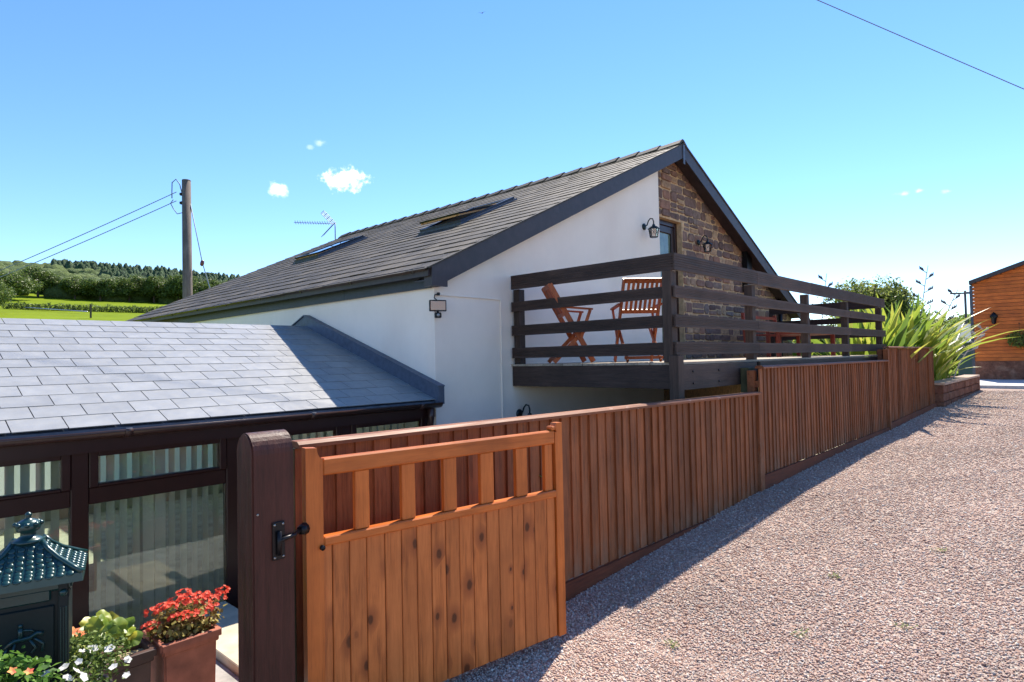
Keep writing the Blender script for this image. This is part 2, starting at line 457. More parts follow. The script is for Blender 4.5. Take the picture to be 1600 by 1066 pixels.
# gravel
GR = [(0, (.36, .225, .170)), (.15, (.44, .290, .225)), (.33, (.52, .360, .290)), (.5, (.47, .345, .278)), (.66, (.56, .420, .345)), (.80, (.48, .415, .355)), (.92, (.62, .52, .44)), (1, (.72, .66, .57))]
q = M('gravel_stone', .85, .3); q.col(q.scalec(q.ramp(q.isl(), GR), q.math('MULTIPLY', q.rng(q.noise(.7, q.vec((1, 1, 1), jitter=False), 5, .6), .3, .7, .88, 1.14), q.rng(q.noise(1.0, q.vec((.12, 1.1, 1), jitter=False), 3, .6), .35, .65, .88, 1.08)))); GRAVEL = q.m
q = M('gravel_bed', .9, .25)
vn = q.n.new('ShaderNodeTexVoronoi'); vn.inputs['Scale'].default_value = 62; q.L(q.tc(), vn.inputs['Vector'])
sp = q.n.new('ShaderNodeSeparateColor'); q.L(vn.outputs['Color'], sp.inputs[0])
c = q.ramp(sp.outputs[0], GR)
big = q.noise(.7, q.vec((1, 1, 1), jitter=False), 5, .6)
c = q.scalec(c, q.rng(big, .3, .7, .62, .80)); q.col(c)  # colour lowered to stand in for shading among the loose stones
q.bump(q.math('SUBTRACT', 1.0, vn.outputs['Distance']), 1.0, .012)
GBED = q.m
# grass, forest
q = M('field_grass', .95, .05)
n1 = q.noise(.02, q.vec((1, 1, 1), jitter=False), 6); n2 = q.noise(.6, q.vec((1, 1, 1), jitter=False), 5, .7)
q.col(q.scalec(q.ramp(n1, [(.35, (.135, .190, .010)), (.5, (.165, .220, .012)), (.65, (.145, .200, .010))]), q.math('MULTIPLY', q.rng(n2, .3, .7, .84, 1.16), q.rng(q.noise(.09, q.vec((1, 3, 1), jitter=False), 5, .7), .3, .7, .84, 1.14))))
FIELD = q.m
def forestmat(name, cs, src='isl'):
    q = M(name, .8, .2)
    c = q.ramp(q.isl() if src == 'isl' else q.rnd(), [(i / (len(cs) - 1), x) for i, x in enumerate(cs)])
    n = q.noise(.55, q.vec((1, 1, 1), jitter=False), 6, .75)
    q.col(q.scalec(c, q.rng(n, .32, .68, .55, 1.45))); q.bump(n, 1.0, 1.6)
    return q.m
WOODS = forestmat('wood_foliage', [(.065, .100, .030), (.095, .135, .038), (.125, .165, .048), (.080, .112, .042)])
CONIF = forestmat('conifer_foliage', [(.036, .070, .034), (.046, .086, .038), (.060, .10, .042)])
LEAFA = leafmat('tree_leaf', (.115, .150, .034), (.165, .205, .046), (.23, .26, .07), .5)
LEAFB = leafmat('hedge_leaf', (.11, .18, .028), (.165, .245, .042), (.22, .30, .06), .5)
LEAFD = leafmat('far_tree_leaf', (.065, .100, .022), (.095, .140, .030), (.135, .185, .042), .35)
FLAX = leafmat('flax_leaf', (.24, .30, .035), (.24, .30, .035), (.24, .30, .035), .35, .38)
q_ = FLAX.node_tree
q = M('flax_leaf_blade', .38); c = q.ramp(q.rnd(), [(0, (.10, .17, .03)), (.35, (.19, .28, .035)), (.7, (.32, .38, .05)), (1, (.46, .44, .08))]); q.col(c)
tr = q.n.new('ShaderNodeBsdfTranslucent'); q.L(q.scalec(c, 1.3), tr.inputs[0]); mx = q.n.new('ShaderNodeMixShader'); mx.inputs[0].default_value = .4
q.L(q.b.outputs[0], mx.inputs[1]); q.L(tr.outputs[0], mx.inputs[2]); q.L(mx.outputs[0], q.n['Material Output'].inputs[0]); FLAX = q.m
BARK = wood('bark', (.08, .06, .045), (.12, .09, .07), (.04, .03, .022), 'Z', .9, .1, 0, 12, .8)
BARNW = wood('barn_cladding_wood', (.54, .130, .022), (.64, .17, .032), (.32, .07, .016), 'Y', .55, .14, 0, 16, .3)

# ------------------------------------------------------------------ ground
GX = [-40, 0, 3.26, 4.13, 5.0, 7.07, 9.57, 12.94, 17.17, 24, 30, 60]
GZ = [-.139, -.139, -.126, -.072, -.025, .068, .136, .176, .277, .38, .46, .46]
def gz(x): return float(np.interp(x, GX, GZ))

xs = np.concatenate([np.arange(-40, 0, 2.5), np.arange(0, 30, .2), np.arange(30, 41, 2.5)])
ys = np.concatenate([np.arange(-40, -6, 2.5), np.arange(-6, 2.7, .2), [2.86]])
ncx = len(xs)
v = []
for y in ys:
    for x in xs: v.append((x, y, gz(x) + .007 * math.sin(x * 2.1 + y) * math.cos(y * 1.7)))
f = [(j * ncx + i, j * ncx + i + 1, (j + 1) * ncx + i + 1, (j + 1) * ncx + i) for j in range(len(ys) - 1) for i in range(ncx - 1)]
obj('driveway', mesh('driveway', v, f, True), GBED, kind='structure')
# the ground under the planted bank at the far end of the fence
bx('planted_bank', DSOIL, None, 17.3, 24.1, 2.96, 9.0, -.6, .60, kind='structure')
bx('concrete_apron', CONC, None, 24.2, 29.2, -12, 9, .30, .475, kind='structure')
bx('yard', GREYSLAB, None, -8, 4.6, 2.97, 5.2, -.62, -.48, kind='structure')
bx('bounce_paving', SLABM, None, 4.6, 17.2, 2.97, 5.2, -.62, -.48, kind='structure')  # unseen yard paving, made pale beige to bounce warm light onto the gable
bx('retaining_wall', REDSTONE, None, -8, 17.2, 2.875, 2.965, -.62, -.15, kind='structure')

# terrain: low meadow round the house, hillside away to the upper left
def smooth(a, b, x):
    t = np.clip((x - a) / (b - a), 0, 1); return t * t * (3 - 2 * t)
def hill(x, y):
    a = R(75.5)
    s = x * math.cos(a) + y * math.sin(a)
    az = np.degrees(np.arctan2(y, x))
    h = np.interp(s, [-3000, 60, 150, 205, 250, 300, 360, 420, 600, 680, 800, 3000], [-1.0, -1.0, 5, 13, 19.5, 26, 33, 41, 71, 77, 70, 50])
    k = smooth(22, 55, az) * (1 - smooth(120, 165, az))
    h = -1.0 + (h + 1.0) * k
    tilt = np.interp(az, [0, 66, 72, 82, 100], [0, -.05, .0, .04, .02])
    h = h * (1 + tilt)
    h += 1.6 * np.sin(x * .021 + 1) * np.sin(y * .017) * smooth(120, 300, np.hypot(x, y))
    r_ = smooth(26, 60, x) * (1 - smooth(15, 40, y))
    return h + r_ * 1.25
tx = np.concatenate([-np.geomspace(3000, 20, 30), np.linspace(-16, 400, 105), np.geomspace(420, 3000, 26)])
ty = np.concatenate([-np.geomspace(3000, 30, 24), np.linspace(-26, 760, 160), np.geomspace(800, 3000, 18)])
XX, YY = np.meshgrid(tx, ty); ZZ = hill(XX, YY)
ZZ = np.where((XX > 24) & (YY < 12) & (YY > -60), np.minimum(ZZ, .25), ZZ)
V = np.stack([XX, YY, ZZ], -1).reshape(-1, 3)
nx = len(tx); I, J = np.meshgrid(np.arange(nx - 1), np.arange(len(ty) - 1)); b0 = (J * nx + I).ravel()
F_ = np.stack([b0, b0 + 1, b0 + nx + 1, b0 + nx], -1)
obj('meadow_ground', from_np(V, F_, 'terrain', True), FIELD, kind='structure')

# loose gravel stones
N = 330000
rad = 2.3 + 21.0 * nr.rand(N) ** 1.75
az = np.radians(nr.uniform(-5, 52, N))
gx = rad * np.cos(az); gy = rad * np.sin(az)
ok = (gy < 2.85) & (gx > 1.45); gx, gy, rad = gx[ok], gy[ok], rad[ok]
n = len(gx)
s_ = nr.uniform(.0045, .0092, n) * (1 + .06 * (rad - 2.3)) * np.where(nr.rand(n) < .03, 1.7, 1)
base = np.array([(1, 0, 0), (0, 1, 0), (-1, 0, 0), (0, -1, 0), (0, 0, 1), (0, 0, -1)], float)
Vv = base[None] * nr.uniform(.65, 1.25, (n, 6, 1))
Vv[:, :, 2] *= .72
Vv[:, :, 0] *= nr.uniform(.8, 1.35, (n, 1))
a_ = nr.uniform(0, 6.28, n); ca, sa = np.cos(a_)[:, None], np.sin(a_)[:, None]
tilt = nr.uniform(-.6, .6, n)[:, None]
x_ = Vv[:, :, 0]; z_ = Vv[:, :, 2]; x2 = x_ * np.cos(tilt) - z_ * np.sin(tilt); z2 = x_ * np.sin(tilt) + z_ * np.cos(tilt); y_ = Vv[:, :, 1]
Vv = np.stack([x2 * ca - y_ * sa, x2 * sa + y_ * ca, z2], -1) * s_[:, None, None]
zg = np.interp(gx, GX, GZ) + .007 * np.sin(gx * 2.1 + gy) * np.cos(gy * 1.7)
Vv += np.stack([gx, gy, zg + s_ * .30], -1)[:, None, :]
ft = np.array([(0, 1, 4), (1, 2, 4), (2, 3, 4), (3, 0, 4), (1, 0, 5), (2, 1, 5), (3, 2, 5), (0, 3, 5)])
Ff = (ft[None] + (np.arange(n) * 6)[:, None, None]).reshape(-1, 3)
obj('gravel', from_np(Vv.reshape(-1, 3), Ff, 'gravel'), GRAVEL, kind='stuff')

# ------------------------------------------------------------------ foliage builders
def leaf_cloud(blobs, n, size, seed=1, flat=.6, shell=.55):
    """n leaf-shaped faces spread through ellipsoid blobs [(centre, radii)]"""
    r_ = np.random.RandomState(seed)
    vol = np.array([b[1][0] * b[1][1] * b[1][2] for b in blobs]) ** .67
    idx = r_.choice(len(blobs), n, p=vol / vol.sum())
    cen = np.array([b[0] for b in blobs])[idx]; ra = np.array([b[1] for b in blobs])[idx]
    d = r_.normal(size=(n, 3)); d /= np.linalg.norm(d, axis=1)[:, None]
    rr = (shell + (1 - shell) * r_.rand(n) ** .6)[:, None] * (1 + .12 * r_.normal(size=(n, 1)))
    p = cen + d * rr * ra
    nn = d * .6 + r_.normal(size=(n, 3)) * .7 + np.array([0, 0, .5]); nn /= np.linalg.norm(nn, axis=1)[:, None]
    t = np.cross(nn, r_.normal(size=(n, 3))); t /= np.linalg.norm(t, axis=1)[:, None]; u = np.cross(nn, t)
    sz = size * r_.uniform(.6, 1.35, (n, 1))
    V = np.stack([p - t * sz, p + u * sz * flat, p + t * sz, p - u * sz * flat + nn * sz * .25], 1).reshape(-1, 3)
    F = (np.arange(n)[:, None] * 4 + np.array([0, 1, 2, 3])[None])
    return from_np(V, F, 'leaves')

def crown_blobs(rx, rz, cz, k, seed):
    r_ = random.Random(seed); out = []
    for i in range(k):
        a = r_.uniform(0, 6.28); e = r_.uniform(-.55, 1.0); q_ = r_.uniform(.35, .78)
        c_ = (rx * q_ * math.cos(a) * math.cos(e), rx * q_ * math.sin(a) * math.cos(e), cz + rz * q_ * math.sin(e))
        s = r_.uniform(.26, .46); out.append((c_, (rx * s, rx * s, rz * s * .85)))
    out.append(((0, 0, cz), (rx * .6, rx * .6, rz * .6)))
    return out

def trunk_mesh(h, r0, crown_r, seed, limbs=5):
    r_ = random.Random(seed); bm = bmesh.new()
    pts = [(0, 0, -.5)] + [(r_.uniform(-.04, .04) * h * t, r_.uniform(-.04, .04) * h * t, h * t) for t in (.15, .35, .6, .85)]
    tube_bm(bm, pts, [r0 * 1.25, r0, r0 * .85, r0 * .6, r0 * .25], 8)
    for i in range(limbs):
        a = i * 2.4 + r_.uniform(-.4, .4); z0 = h * r_.uniform(.3, .6)
        tube_bm(bm, [(0, 0, z0), (crown_r * .3 * math.cos(a), crown_r * .3 * math.sin(a), z0 + h * .14), (crown_r * .7 * math.cos(a), crown_r * .7 * math.sin(a), z0 + h * .3)],
                [r0 * .4, r0 * .27, r0 * .08], 6)
    return bm_mesh(bm, True)

def tree(name, x, y, z, h, rx, label, cat='tree', group=None, n=5000, leaf=.16, mat=None, seed=1, cz=.62, trunk=True, rzf=.4, k=22):
    t = root(name, (x, y, z), label, cat, group)
    if trunk: obj('trunk', trunk_mesh(h, h * .03, rx, seed), BARK, t, (0, 0, 0), local=True)
    obj('crown', leaf_cloud(crown_blobs(rx, h * rzf, h * cz, k, seed), n, leaf, seed), mat or LEAFA, t, (0, 0, 0), local=True)
    return t

# ------------------------------------------------------------------ house
TH = math.atan(.4705)
C_, S_ = math.cos(TH), math.sin(TH)
EX, EZ = 4.27, 2.615          # eave edge of the roof, top face
RX = 10.08; RZ = EZ + .4705 * (RX - EX); FX = 2 * RX - EX
Y0, Y1 = 5.22, 16.25
def slope(s, y, h): return Vector((EX + s * C_ - h * S_, y, EZ + s * S_ + h * C_))
house = root('house', (4.45, 5.35, -.6), 'white rendered house with dark slate roof and stone gable behind the timber balcony', 'house')
def rake(x, off=0): return EZ + .4705 * (x - EX) - off if x < RX else EZ + .4705 * (FX - x) - off
gw = obj('gable_wall', prism([(4.452, -.6), (9.40, -.6), (9.40, rake(9.40, .12)), (4.452, rake(4.452, .12))], 5.35, 5.475), RENDER, house, (0, 0, 0))
sw = obj('side_wall', prism([(5.476, -.6), (16.1, -.6), (16.1, 2.50), (5.476, 2.50)], 4.452, 4.62, 'YZ'), RENDER, house)
# stone wall (mortar bed) with a doorway
DX0, DX1, DZ0, DZ1 = 9.62, 10.47, 1.53, 4.03
sw_pts = [(4.62, -.6), (15.95, -.6), (15.95, rake(15.95, .12)), (RX, RZ - .12), (DX1, rake(DX1, .12)), (DX1, DZ0), (DX0, DZ0), (DX0, DZ1)]
stone_wall = obj('stone_wall', prism([(9.3, -.6), (15.95, -.6), (15.95, rake(15.95, .12)), (DX1 + .001, rake(DX1, .12)), (DX1 + .001, DZ0), (DX0, DZ0), (DX0, rake(DX0, .12)), (9.3, rake(9.3, .12))], 5.505, 5.8), MORTAR, house)
obj('lintel_wall', prism([(DX0 + .001, DZ1), (DX1 - .0, DZ1), (DX1, rake(DX1, .12)), (RX, RZ - .12), (DX0 + .001, rake(DX0, .12))], 5.506, 5.8), MORTAR, house)
obj('far_side_wall', prism([(5.81, -.6), (16.1, -.6), (16.1, 2.50), (5.81, 2.50)], 15.75, 15.95, 'YZ'), RENDER, house)
obj('rear_wall', prism([(4.452, -.6), (15.95, -.6), (15.95, rake(15.95, .12)), (RX, RZ - .12), (4.452, rake(4.452, .12))], 16.101, 16.2), RENDER, house)
# roof slabs
roof = obj('roof', prism([(EX + .02, EZ - .03), (RX, RZ - .03), (RX, RZ - .10), (EX + .02, EZ - .10)], Y0 + .032, Y1), BARGE, house)
obj('far_roof_slope', prism([(FX, EZ), (RX + .002, RZ), (RX + .002, RZ - .10), (FX, EZ - .10)], Y0 + .032, Y1), OLD1, house)
def slate_mesh(w_, l_, t_):
    return box(w_, l_, t_)
SL = (RX - EX) / C_
nrows, ncols = 22, 31
ex = SL / nrows; cw = (Y1 - Y0) / ncols
cand = []
SKY = [(6.81, 8.10, 7.46, 8.52), (6.93, 8.12, 12.14, 13.2)]
for r0 in range(nrows):
    off = .5 * cw * (r0 % 2)
    for k in range(ncols + 1):
        ya = Y0 + k * cw - off; yb = ya + cw
        ya = max(ya, Y0 - .02); yb = min(yb, Y1)
        if yb - ya < .04: continue
        s0 = r0 * ex - (.05 if r0 == 0 else 0)
        xm = EX + (s0 + ex * .5) * C_; ym = (ya + yb) / 2
        if any(a + .12 < xm < b - .12 and c + .16 < ym < d - .16 for a, b, c, d in SKY): continue
        dist = math.hypot(xm, ym)
        cand.append((dist, s0, ya, yb))
cand.sort()
def slate_geo(s0, ya, yb):
    g = .003
    t_ = rng.uniform(.004, .009); lift = rng.uniform(.0, .004); ds = rng.uniform(-.006, .006); sk = rng.uniform(-.004, .004)
    l_ = ex * 1.12
    pts = []
    for (s, h) in ((s0 + ds, .005 + t_ + lift), (s0 + ds, .003 + lift), (s0 + l_, -.004), (s0 + l_, .002)):
        for y in (ya + g, yb - g): pts.append(slope(s + (sk if y == ya + g else -sk), y, h - .018))
    fs = [(0, 1, 3, 2), (2, 3, 5, 4), (4, 5, 7, 6), (6, 7, 1, 0), (0, 2, 4, 6), (1, 7, 5, 3)]
    return pts, fs
for dist, s0, ya, yb in cand[:299]:
    pts, fs = slate_geo(s0, ya, yb)
    o0 = slope(s0, (ya + yb) / 2, 0)
    obj('slate', mesh('slate', [p - o0 for p in pts], fs), OLD1, roof, o0)
vv, ff = [], []
for dist, s0, ya, yb in cand[299:]:
    pts, fs = slate_geo(s0, ya, yb); b = len(vv); vv += pts; ff += [tuple(b + i for i in q_) for q_ in fs]
obj('slate_courses', mesh('slates', vv, ff), OLD2, roof, (0, 0, 0), kind='stuff')
# ridge tiles
for i in range(25):
    y = Y0 + i * .443
    pr = [(-.16, -.065), (-.04, .032), (0, .044), (.04, .032), (.16, -.065), (.15, -.09), (0, .006), (-.15, -.09)]
    me = prism(pr, 0, .45); 
    obj('ridge_tile', me, OLD1, roof, (RX, y, RZ + .022), rot=(R(-3.6), 0, rng.uniform(-.012, .012)))
# barge boards (two planks deep), box end, apex strip
bt = .245
def bargepts(xa, xb, oa, ob): return [(xa, rake(xa, oa)), (xb, rake(xb, oa)), (xb, rake(xb, ob)), (xa, rake(xa, ob))]
obj('barge_board', prism([(EX + .05, rake(EX + .05, .022)), (RX - .003, RZ - .022), (RX - .003, RZ - .022 - bt), (EX + .27, rake(EX + .27, .022 + bt)), (EX + .27, 2.41), (EX + .05, 2.41)], Y0, Y0 + .028), BARGE, house)
obj('barge_board', prism([(RX + .003, RZ - .022), (FX, EZ - .022), (FX, EZ - .25), (RX + .003, RZ - .022 - bt)], Y0, Y0 + .028), BARGE, house)
bx('apex_strip', LEAD, house, RX - .03, RX + .03, Y0 - .012, Y0 - .001, RZ - .38, RZ - .04)
obj('verge_strip', prism([(EX, EZ - .004), (RX, RZ - .004), (RX, RZ - .024), (EX, EZ - .024)], Y0 - .012, Y0 + .03), OLD1, house)
obj('verge_strip', prism([(RX + .001, RZ + .012), (FX + .05, EZ - .01), (FX + .05, EZ - .034), (RX + .001, RZ - .020)], Y0 - .014, Y0 + .03), OLD1, house)
obj('soffit', prism([(EX + .05, rake(EX + .05, .155)), (RX, RZ - .155), (FX, EZ - .155), (FX, EZ - .170), (RX, RZ - .170), (EX + .05, rake(EX + .05, .170))], Y0 + .029, 5.52), BARGE, house)
bx('soffit_end', BARGE, house, EX + .051, EX + .20, Y0 + .029, 5.36, 2.41, 2.55)
for a, b in ((5.362, 7.1), (7.104, 9.8), (9.804, 13.0), (13.004, 16.2)):
    bx('fascia', FASC if a < 12 else BARGE, house, 4.405, 4.435, a, b, 2.405, 2.60)
# house gutter: half-round trough along the eave
def gutter_mesh(r_, y0, y1, axis='Y'):
    v, f = [], []; k = 9
    for yy in (y0, y1):
        for rr in (r_, r_ - .006):
            for i in range(k):
                a = math.pi + math.pi * i / (k - 1)
                v.append((rr * math.cos(a), yy, rr * math.sin(a)) if axis == 'Y' else (yy, rr * math.cos(a), rr * math.sin(a)))
    for i in range(k - 1):
        f += [(i, i + 1, 2 * k + i + 1, 2 * k + i), (k + i, 3 * k + i, 3 * k + i + 1, k + i + 1), (i, k + i, k + i + 1, i + 1), (2 * k + i, 2 * k + i + 1, 3 * k + i + 1, 3 * k + i)]
    f += [(0, 2 * k, 3 * k, k), (k - 1, 2 * k - 1, 4 * k - 1, 3 * k - 1)]
    me = mesh('gutter', v, f, True); return me
gut = obj('gutter', gutter_mesh(.062, 0, 10.9), GUTTER_OLD, house, (4.335, 5.30, 2.615))
obj('stop_end', mesh('stop', [(.062 * math.cos(math.pi + math.pi * i / 8), 0, .062 * math.sin(math.pi + math.pi * i / 8)) for i in range(9)] + [(.062 * math.cos(math.pi + math.pi * i / 8), .01, .062 * math.sin(math.pi + math.pi * i / 8)) for i in range(9)],
    [tuple(range(9)), tuple(range(17, 8, -1))] + [(i, i + 9, i + 10, i + 1) for i in range(8)]), GUTTER_OLD, gut, (4.335, 5.292, 2.615))
for i in range(9):
    me = gutter_mesh(.069, -.02, .02); obj('bracket', me, GUTTER_OLD, gut, (4.335, 5.5 + i * 1.25, 2.615))
# conduits on the render
bx('conduit', RENDER, house, 4.50, 5.505, 5.335, 5.3495, 2.322, 2.338, .003)
bx('conduit', RENDER, house, 5.49, 5.508, 5.335, 5.3495, .2, 2.320, .003)
for z in (2.0, 1.55, 1.0): bx('conduit_clip', RENDER, house, 5.480, 5.518, 5.330, 5.3345, z, z + .02)
# door
dr = obj('door', prism([(DX0, DZ0), (DX1, DZ0), (DX1, DZ1), (DX0, DZ1)], 5.70, 5.74), DARKIN, house)
bx('frame', FRAME, dr, DX1 - .085, DX1 - .001, 5.60, 5.695, DZ0, DZ1 - .001, .006)
bx('frame', FRAME, dr, DX0 + .001, DX0 + .085, 5.60, 5.695, DZ0, DZ1 - .001, .006)
bx('frame', FRAME, dr, DX0 + .086, DX1 - .086, 5.60, 5.695, DZ1 - .09, DZ1 - .001, .006)
bx('sash', FRAME, dr, DX1 - .185, DX1 - .087, 5.615, 5.685, DZ0 + .02, DZ1 - .095, .008)
bx('sash', FRAME, dr, DX0 + .087, DX0 + .185, 5.615, 5.685, DZ0 + .02, DZ1 - .095, .008)
bx('sash', FRAME, dr, DX0 + .187, DX1 - .187, 5.615, 5.685, DZ1 - .22, DZ1 - .095, .008)
bx('sash', FRAME, dr, DX0 + .187, DX1 - .187, 5.615, 5.685, DZ0 + .02, DZ0 + .16, .008)
DG = plain('door_glass', (.12, .16, .11), .06, nz=.5, nscale=5, spec=.9)
bx('pane', DG, dr, DX0 + .186, DX1 - .186, 5.645, 5.655, DZ0 + .16, DZ1 - .22)
# rubble stones
def clip_poly(poly, a, b, c_):
    """keep a*x+b*z<=c"""
    out = []
    for i in range(len(poly)):
        p, q_ = poly[i], poly[(i + 1) % len(poly)]
        dp = a * p[0] + b * p[1] - c_; dq = a * q_[0] + b * q_[1] - c_
        if dp <= 0: out.append(p)
        if dp * dq < 0:
            t = dp / (dp - dq); out.append((p[0] + (q_[0] - p[0]) * t, p[1] + (q_[1] - p[1]) * t))
    return out
def inset(poly, k):
    cx_ = sum(p[0] for p in poly) / len(poly); cz_ = sum(p[1] for p in poly) / len(poly)
    return [(cx_ + (p[0] - cx_) * (1 - k), cz_ + (p[1] - cz_) * (1 - k)) for p in poly]
def stone_geo(poly, yf, depth=.03):
    pr = rng.uniform(.006, .03)
    a = poly; b_ = inset(poly, .12); n = len(a)
    v = [(x, yf, z) for x, z in a] + [(x, yf - pr * .7, z) for x, z in inset(poly, .04)] + [(x, yf - pr - rng.uniform(-.004, .004), z) for x, z in inset(poly, .17)]
    f = []
    for L0 in (0, n):
        for i in range(n): f.append((L0 + i, L0 + (i + 1) % n, L0 + n + (i + 1) % n, L0 + n + i))
    f.append(tuple(range(2 * n, 3 * n)))
    return v, f
def rubble(x0, x1, z0, z1, cuts, rh=(.12, .25), rw=(.17, .46), voids=()):
    out = []; z = z0
    while z < z1:
        h = rng.uniform(*rh)
        if rng.random() < .18: h *= .6
        x = x0 - rng.uniform(0, .1)
        while x < x1:
            wd = rng.uniform(*rw) * (0.75 + h * 1.5)
            cells = [(x, x + wd, z, z + h)]
            if h > .16 and rng.random() < .30:
                m_ = z + h * rng.uniform(.4, .6); cells = [(x, x + wd, z, m_), (x, x + wd, m_, z + h)]
            elif h > .2 and rng.random() < .3: cells = [(x, x + wd, z, z + h * .95)]
            for (a, b, c_, d) in cells:
                a2, b2, c2, d2 = max(a, x0), min(b, x1), c_, min(d, z1)
                skip = False
                for (va, vb, vc, vd) in voids:
                    if b2 > va and a2 < vb and d2 > vc and c2 < vd:
                        if a2 < va - .05: b2 = va
                        elif b2 > vb + .05: a2 = vb
                        elif d2 > vd + .04: c2 = vd
                        else: skip = True
                if skip or b2 - a2 < .05 or d2 - c2 < .035: continue
                g = rng.uniform(.007, .013); j = lambda s: rng.uniform(-s, s)
                w_, h_ = b2 - a2, d2 - c2; cr = min(w_, h_) * rng.uniform(.10, .28)
                a2 += g; b2 -= g; c2 += g; d2 -= g; e = .010
                poly = [(a2 + cr, c2 + j(e)), (b2 - cr, c2 + j(e)), (b2 + j(e), c2 + cr), (b2 + j(e), d2 - cr), (b2 - cr, d2 + j(e)), (a2 + cr, d2 + j(e)), (a2 + j(e), d2 - cr), (a2 + j(e), c2 + cr)]
                for ct in cuts:
                    if poly: poly = clip_poly(poly, *ct)
                if len(poly) < 3: continue
                ar = 0
                for i in range(len(poly)): ar += poly[i][0] * poly[(i + 1) % len(poly)][1] - poly[(i + 1) % len(poly)][0] * poly[i][1]
                if abs(ar) / 2 < .004: continue
                out.append(poly)
            x += wd
        z += h
    return out
cuts = [(-.4705, 1, EZ - .17 - .4705 * EX), (.4705, 1, EZ - .17 + .4705 * FX)]
st = rubble(9.405, 15.95, 1.0, 5.2, cuts, voids=[(DX0 - .02, DX1 + .01, DZ0 - .1, DZ1 + .01)])
st = [p for p in st if not (sum(q_[0] for q_ in p) / len(p) < 9.65 and sum(q_[1] for q_ in p) / len(p) < 3.9)]
st.sort(key=lambda p: -sum(q_[1] for q_ in p) / len(p))
for p in st[:299]:
    v, f = stone_geo(p, 5.505); cx_, cz_ = sum(a for a, b in p) / len(p), sum(b for a, b in p) / len(p)
    obj('stone', mesh('stone', [(a - cx_, b - 5.505, c_ - cz_) for a, b, c_ in v], f), STONE, stone_wall, (cx_, 5.505, cz_))
vv, ff = [], []
for p in st[299:]:
    v, f = stone_geo(p, 5.505); b = len(vv); vv += v; ff += [tuple(b + i for i in q_) for q_ in f]
obj('lower_stones', mesh('stones', vv, ff), STONE2, stone_wall, (0, 0, 0), kind='stuff')
# downpipe at the far end of the stone gable, tall slim black casing
obj('downpipe', tube([(15.0, 5.43, -.4), (15.0, 5.43, 3.0)], .045, 8), BLACK, house)
bm = bmesh.new()
prof = []
for i in range(9):
    a = math.pi * i / 8; prof.append((-.13 * math.cos(a), .93 + .10 * math.sin(a)))
me = prism([(-.13, 0)] + prof[0:] + [(.13, 0)], -.10, .0)
dbx = obj('wall_casing', me, BLACK, None, (13.18, 5.47, 2.92)); tag(dbx, 'tall slim black casing with rounded top fixed to the stone gable', 'casing')

# skylights
def skylight(x0, x1, ya, yb, openang):
    s0 = (x0 - EX) / C_; s1 = (x1 - EX) / C_; L_ = s1 - s0; W_ = yb - ya
    o = slope(s0, ya, 0)
    def boxl(u0, u1, v0, v1, h0, h1, piv=None, ang=0):
        vs = []
        for (u, vv_, h) in [(u, v2, h) for u in (u0, u1) for v2 in (v0, v1) for h in (h0, h1)]:
            if piv is not None:
                du = u - piv; hh = h - .05
                u2 = piv + du * math.cos(ang) + hh * math.sin(ang); h2 = .05 - du * math.sin(ang) + hh * math.cos(ang)
                u, h = u2, h2
            p = slope(s0 + u, ya + vv_, h); vs.append(p - o)
        return mesh('b', vs, [(0, 1, 3, 2), (4, 6, 7, 5), (0, 4, 5, 1), (2, 3, 7, 6), (0, 2, 6, 4), (1, 5, 7, 3)])
    sk = obj('skylight', boxl(-.03, L_ + .03, -.03, W_ + .03, -.02, .022), LEAD, house, o)
    fr = .07
    for a in ((0, L_, 0, fr), (0, L_, W_ - fr, W_)): obj('frame', boxl(*a, .023, .062), BLUEGREY, sk, o)
    for a in ((0, fr, fr + .001, W_ - fr - .001), (L_ - fr, L_, fr + .001, W_ - fr - .001)): obj('frame', boxl(*a, .023, .058), BLUEGREY, sk, o)
    obj('light_well', boxl(fr, L_ - fr, fr, W_ - fr, .023, .032), PINE if openang else DARKIN, sk, o)
    pv = L_ / 2; an = openang
    for a in ((.03, L_ - .03, .02, .09), (.03, L_ - .03, W_ - .09, W_ - .02), (.03, .10, .091, W_ - .091), (L_ - .10, L_ - .03, .091, W_ - .091)):
        obj('sash', boxl(*a, .066, .095, pv, an), BLACK, sk, o)
        if openang: obj('sash_lining', boxl(a[0] + .012, a[1] - .012, a[2] + .012, a[3] - .012, .040, .0655, pv, an), PINE, sk, o)
    obj('pane', boxl(.10, L_ - .10, .09, W_ - .09, .078, .084, pv, an), ROOFGLASS, sk, o)
skylight(*SKY[0], R(7.5)); skylight(*SKY[1], R(1.0))

# ------------------------------------------------------------------ conservatory
con = root('conservatory', (1.5, 5.5, -.5), 'brown framed conservatory with pale grey slate roof joined to the white house', 'conservatory')
CZ0, CY0, CY1 = 1.175, 5.26, 8.07
CT = math.atan2(2.115 - CZ0, CY1 - CY0); CC, CS = math.cos(CT), math.sin(CT); CLs = (CY1 - CY0) / CC
CXL, CXR = -1.6, 4.44
def cs(x, s, h): return Vector((x, CY0 + s * CC - h * CS, CZ0 + s * CS + h * CC))
croof = obj('roof', prism([(CY0 + .02, CZ0 - .02), (CY1, 2.09), (CY1 + .5, 1.93), (CY1 + .5, 1.87), (CY1, 2.0), (CY0 + .02, CZ0 - .07)], CXL, CXR, 'YZ'), LEAD, con)
obj('added_roof_pane', prism([(CY1 + .501, 1.925), (CY1 + 2.6, CZ0 + .08), (CY1 + 2.6, CZ0 + .06), (CY1 + .501, 1.905)], CXL, CXR - .01, 'YZ'), GLASS, con)  # glass slope added out of view to let daylight into the interior
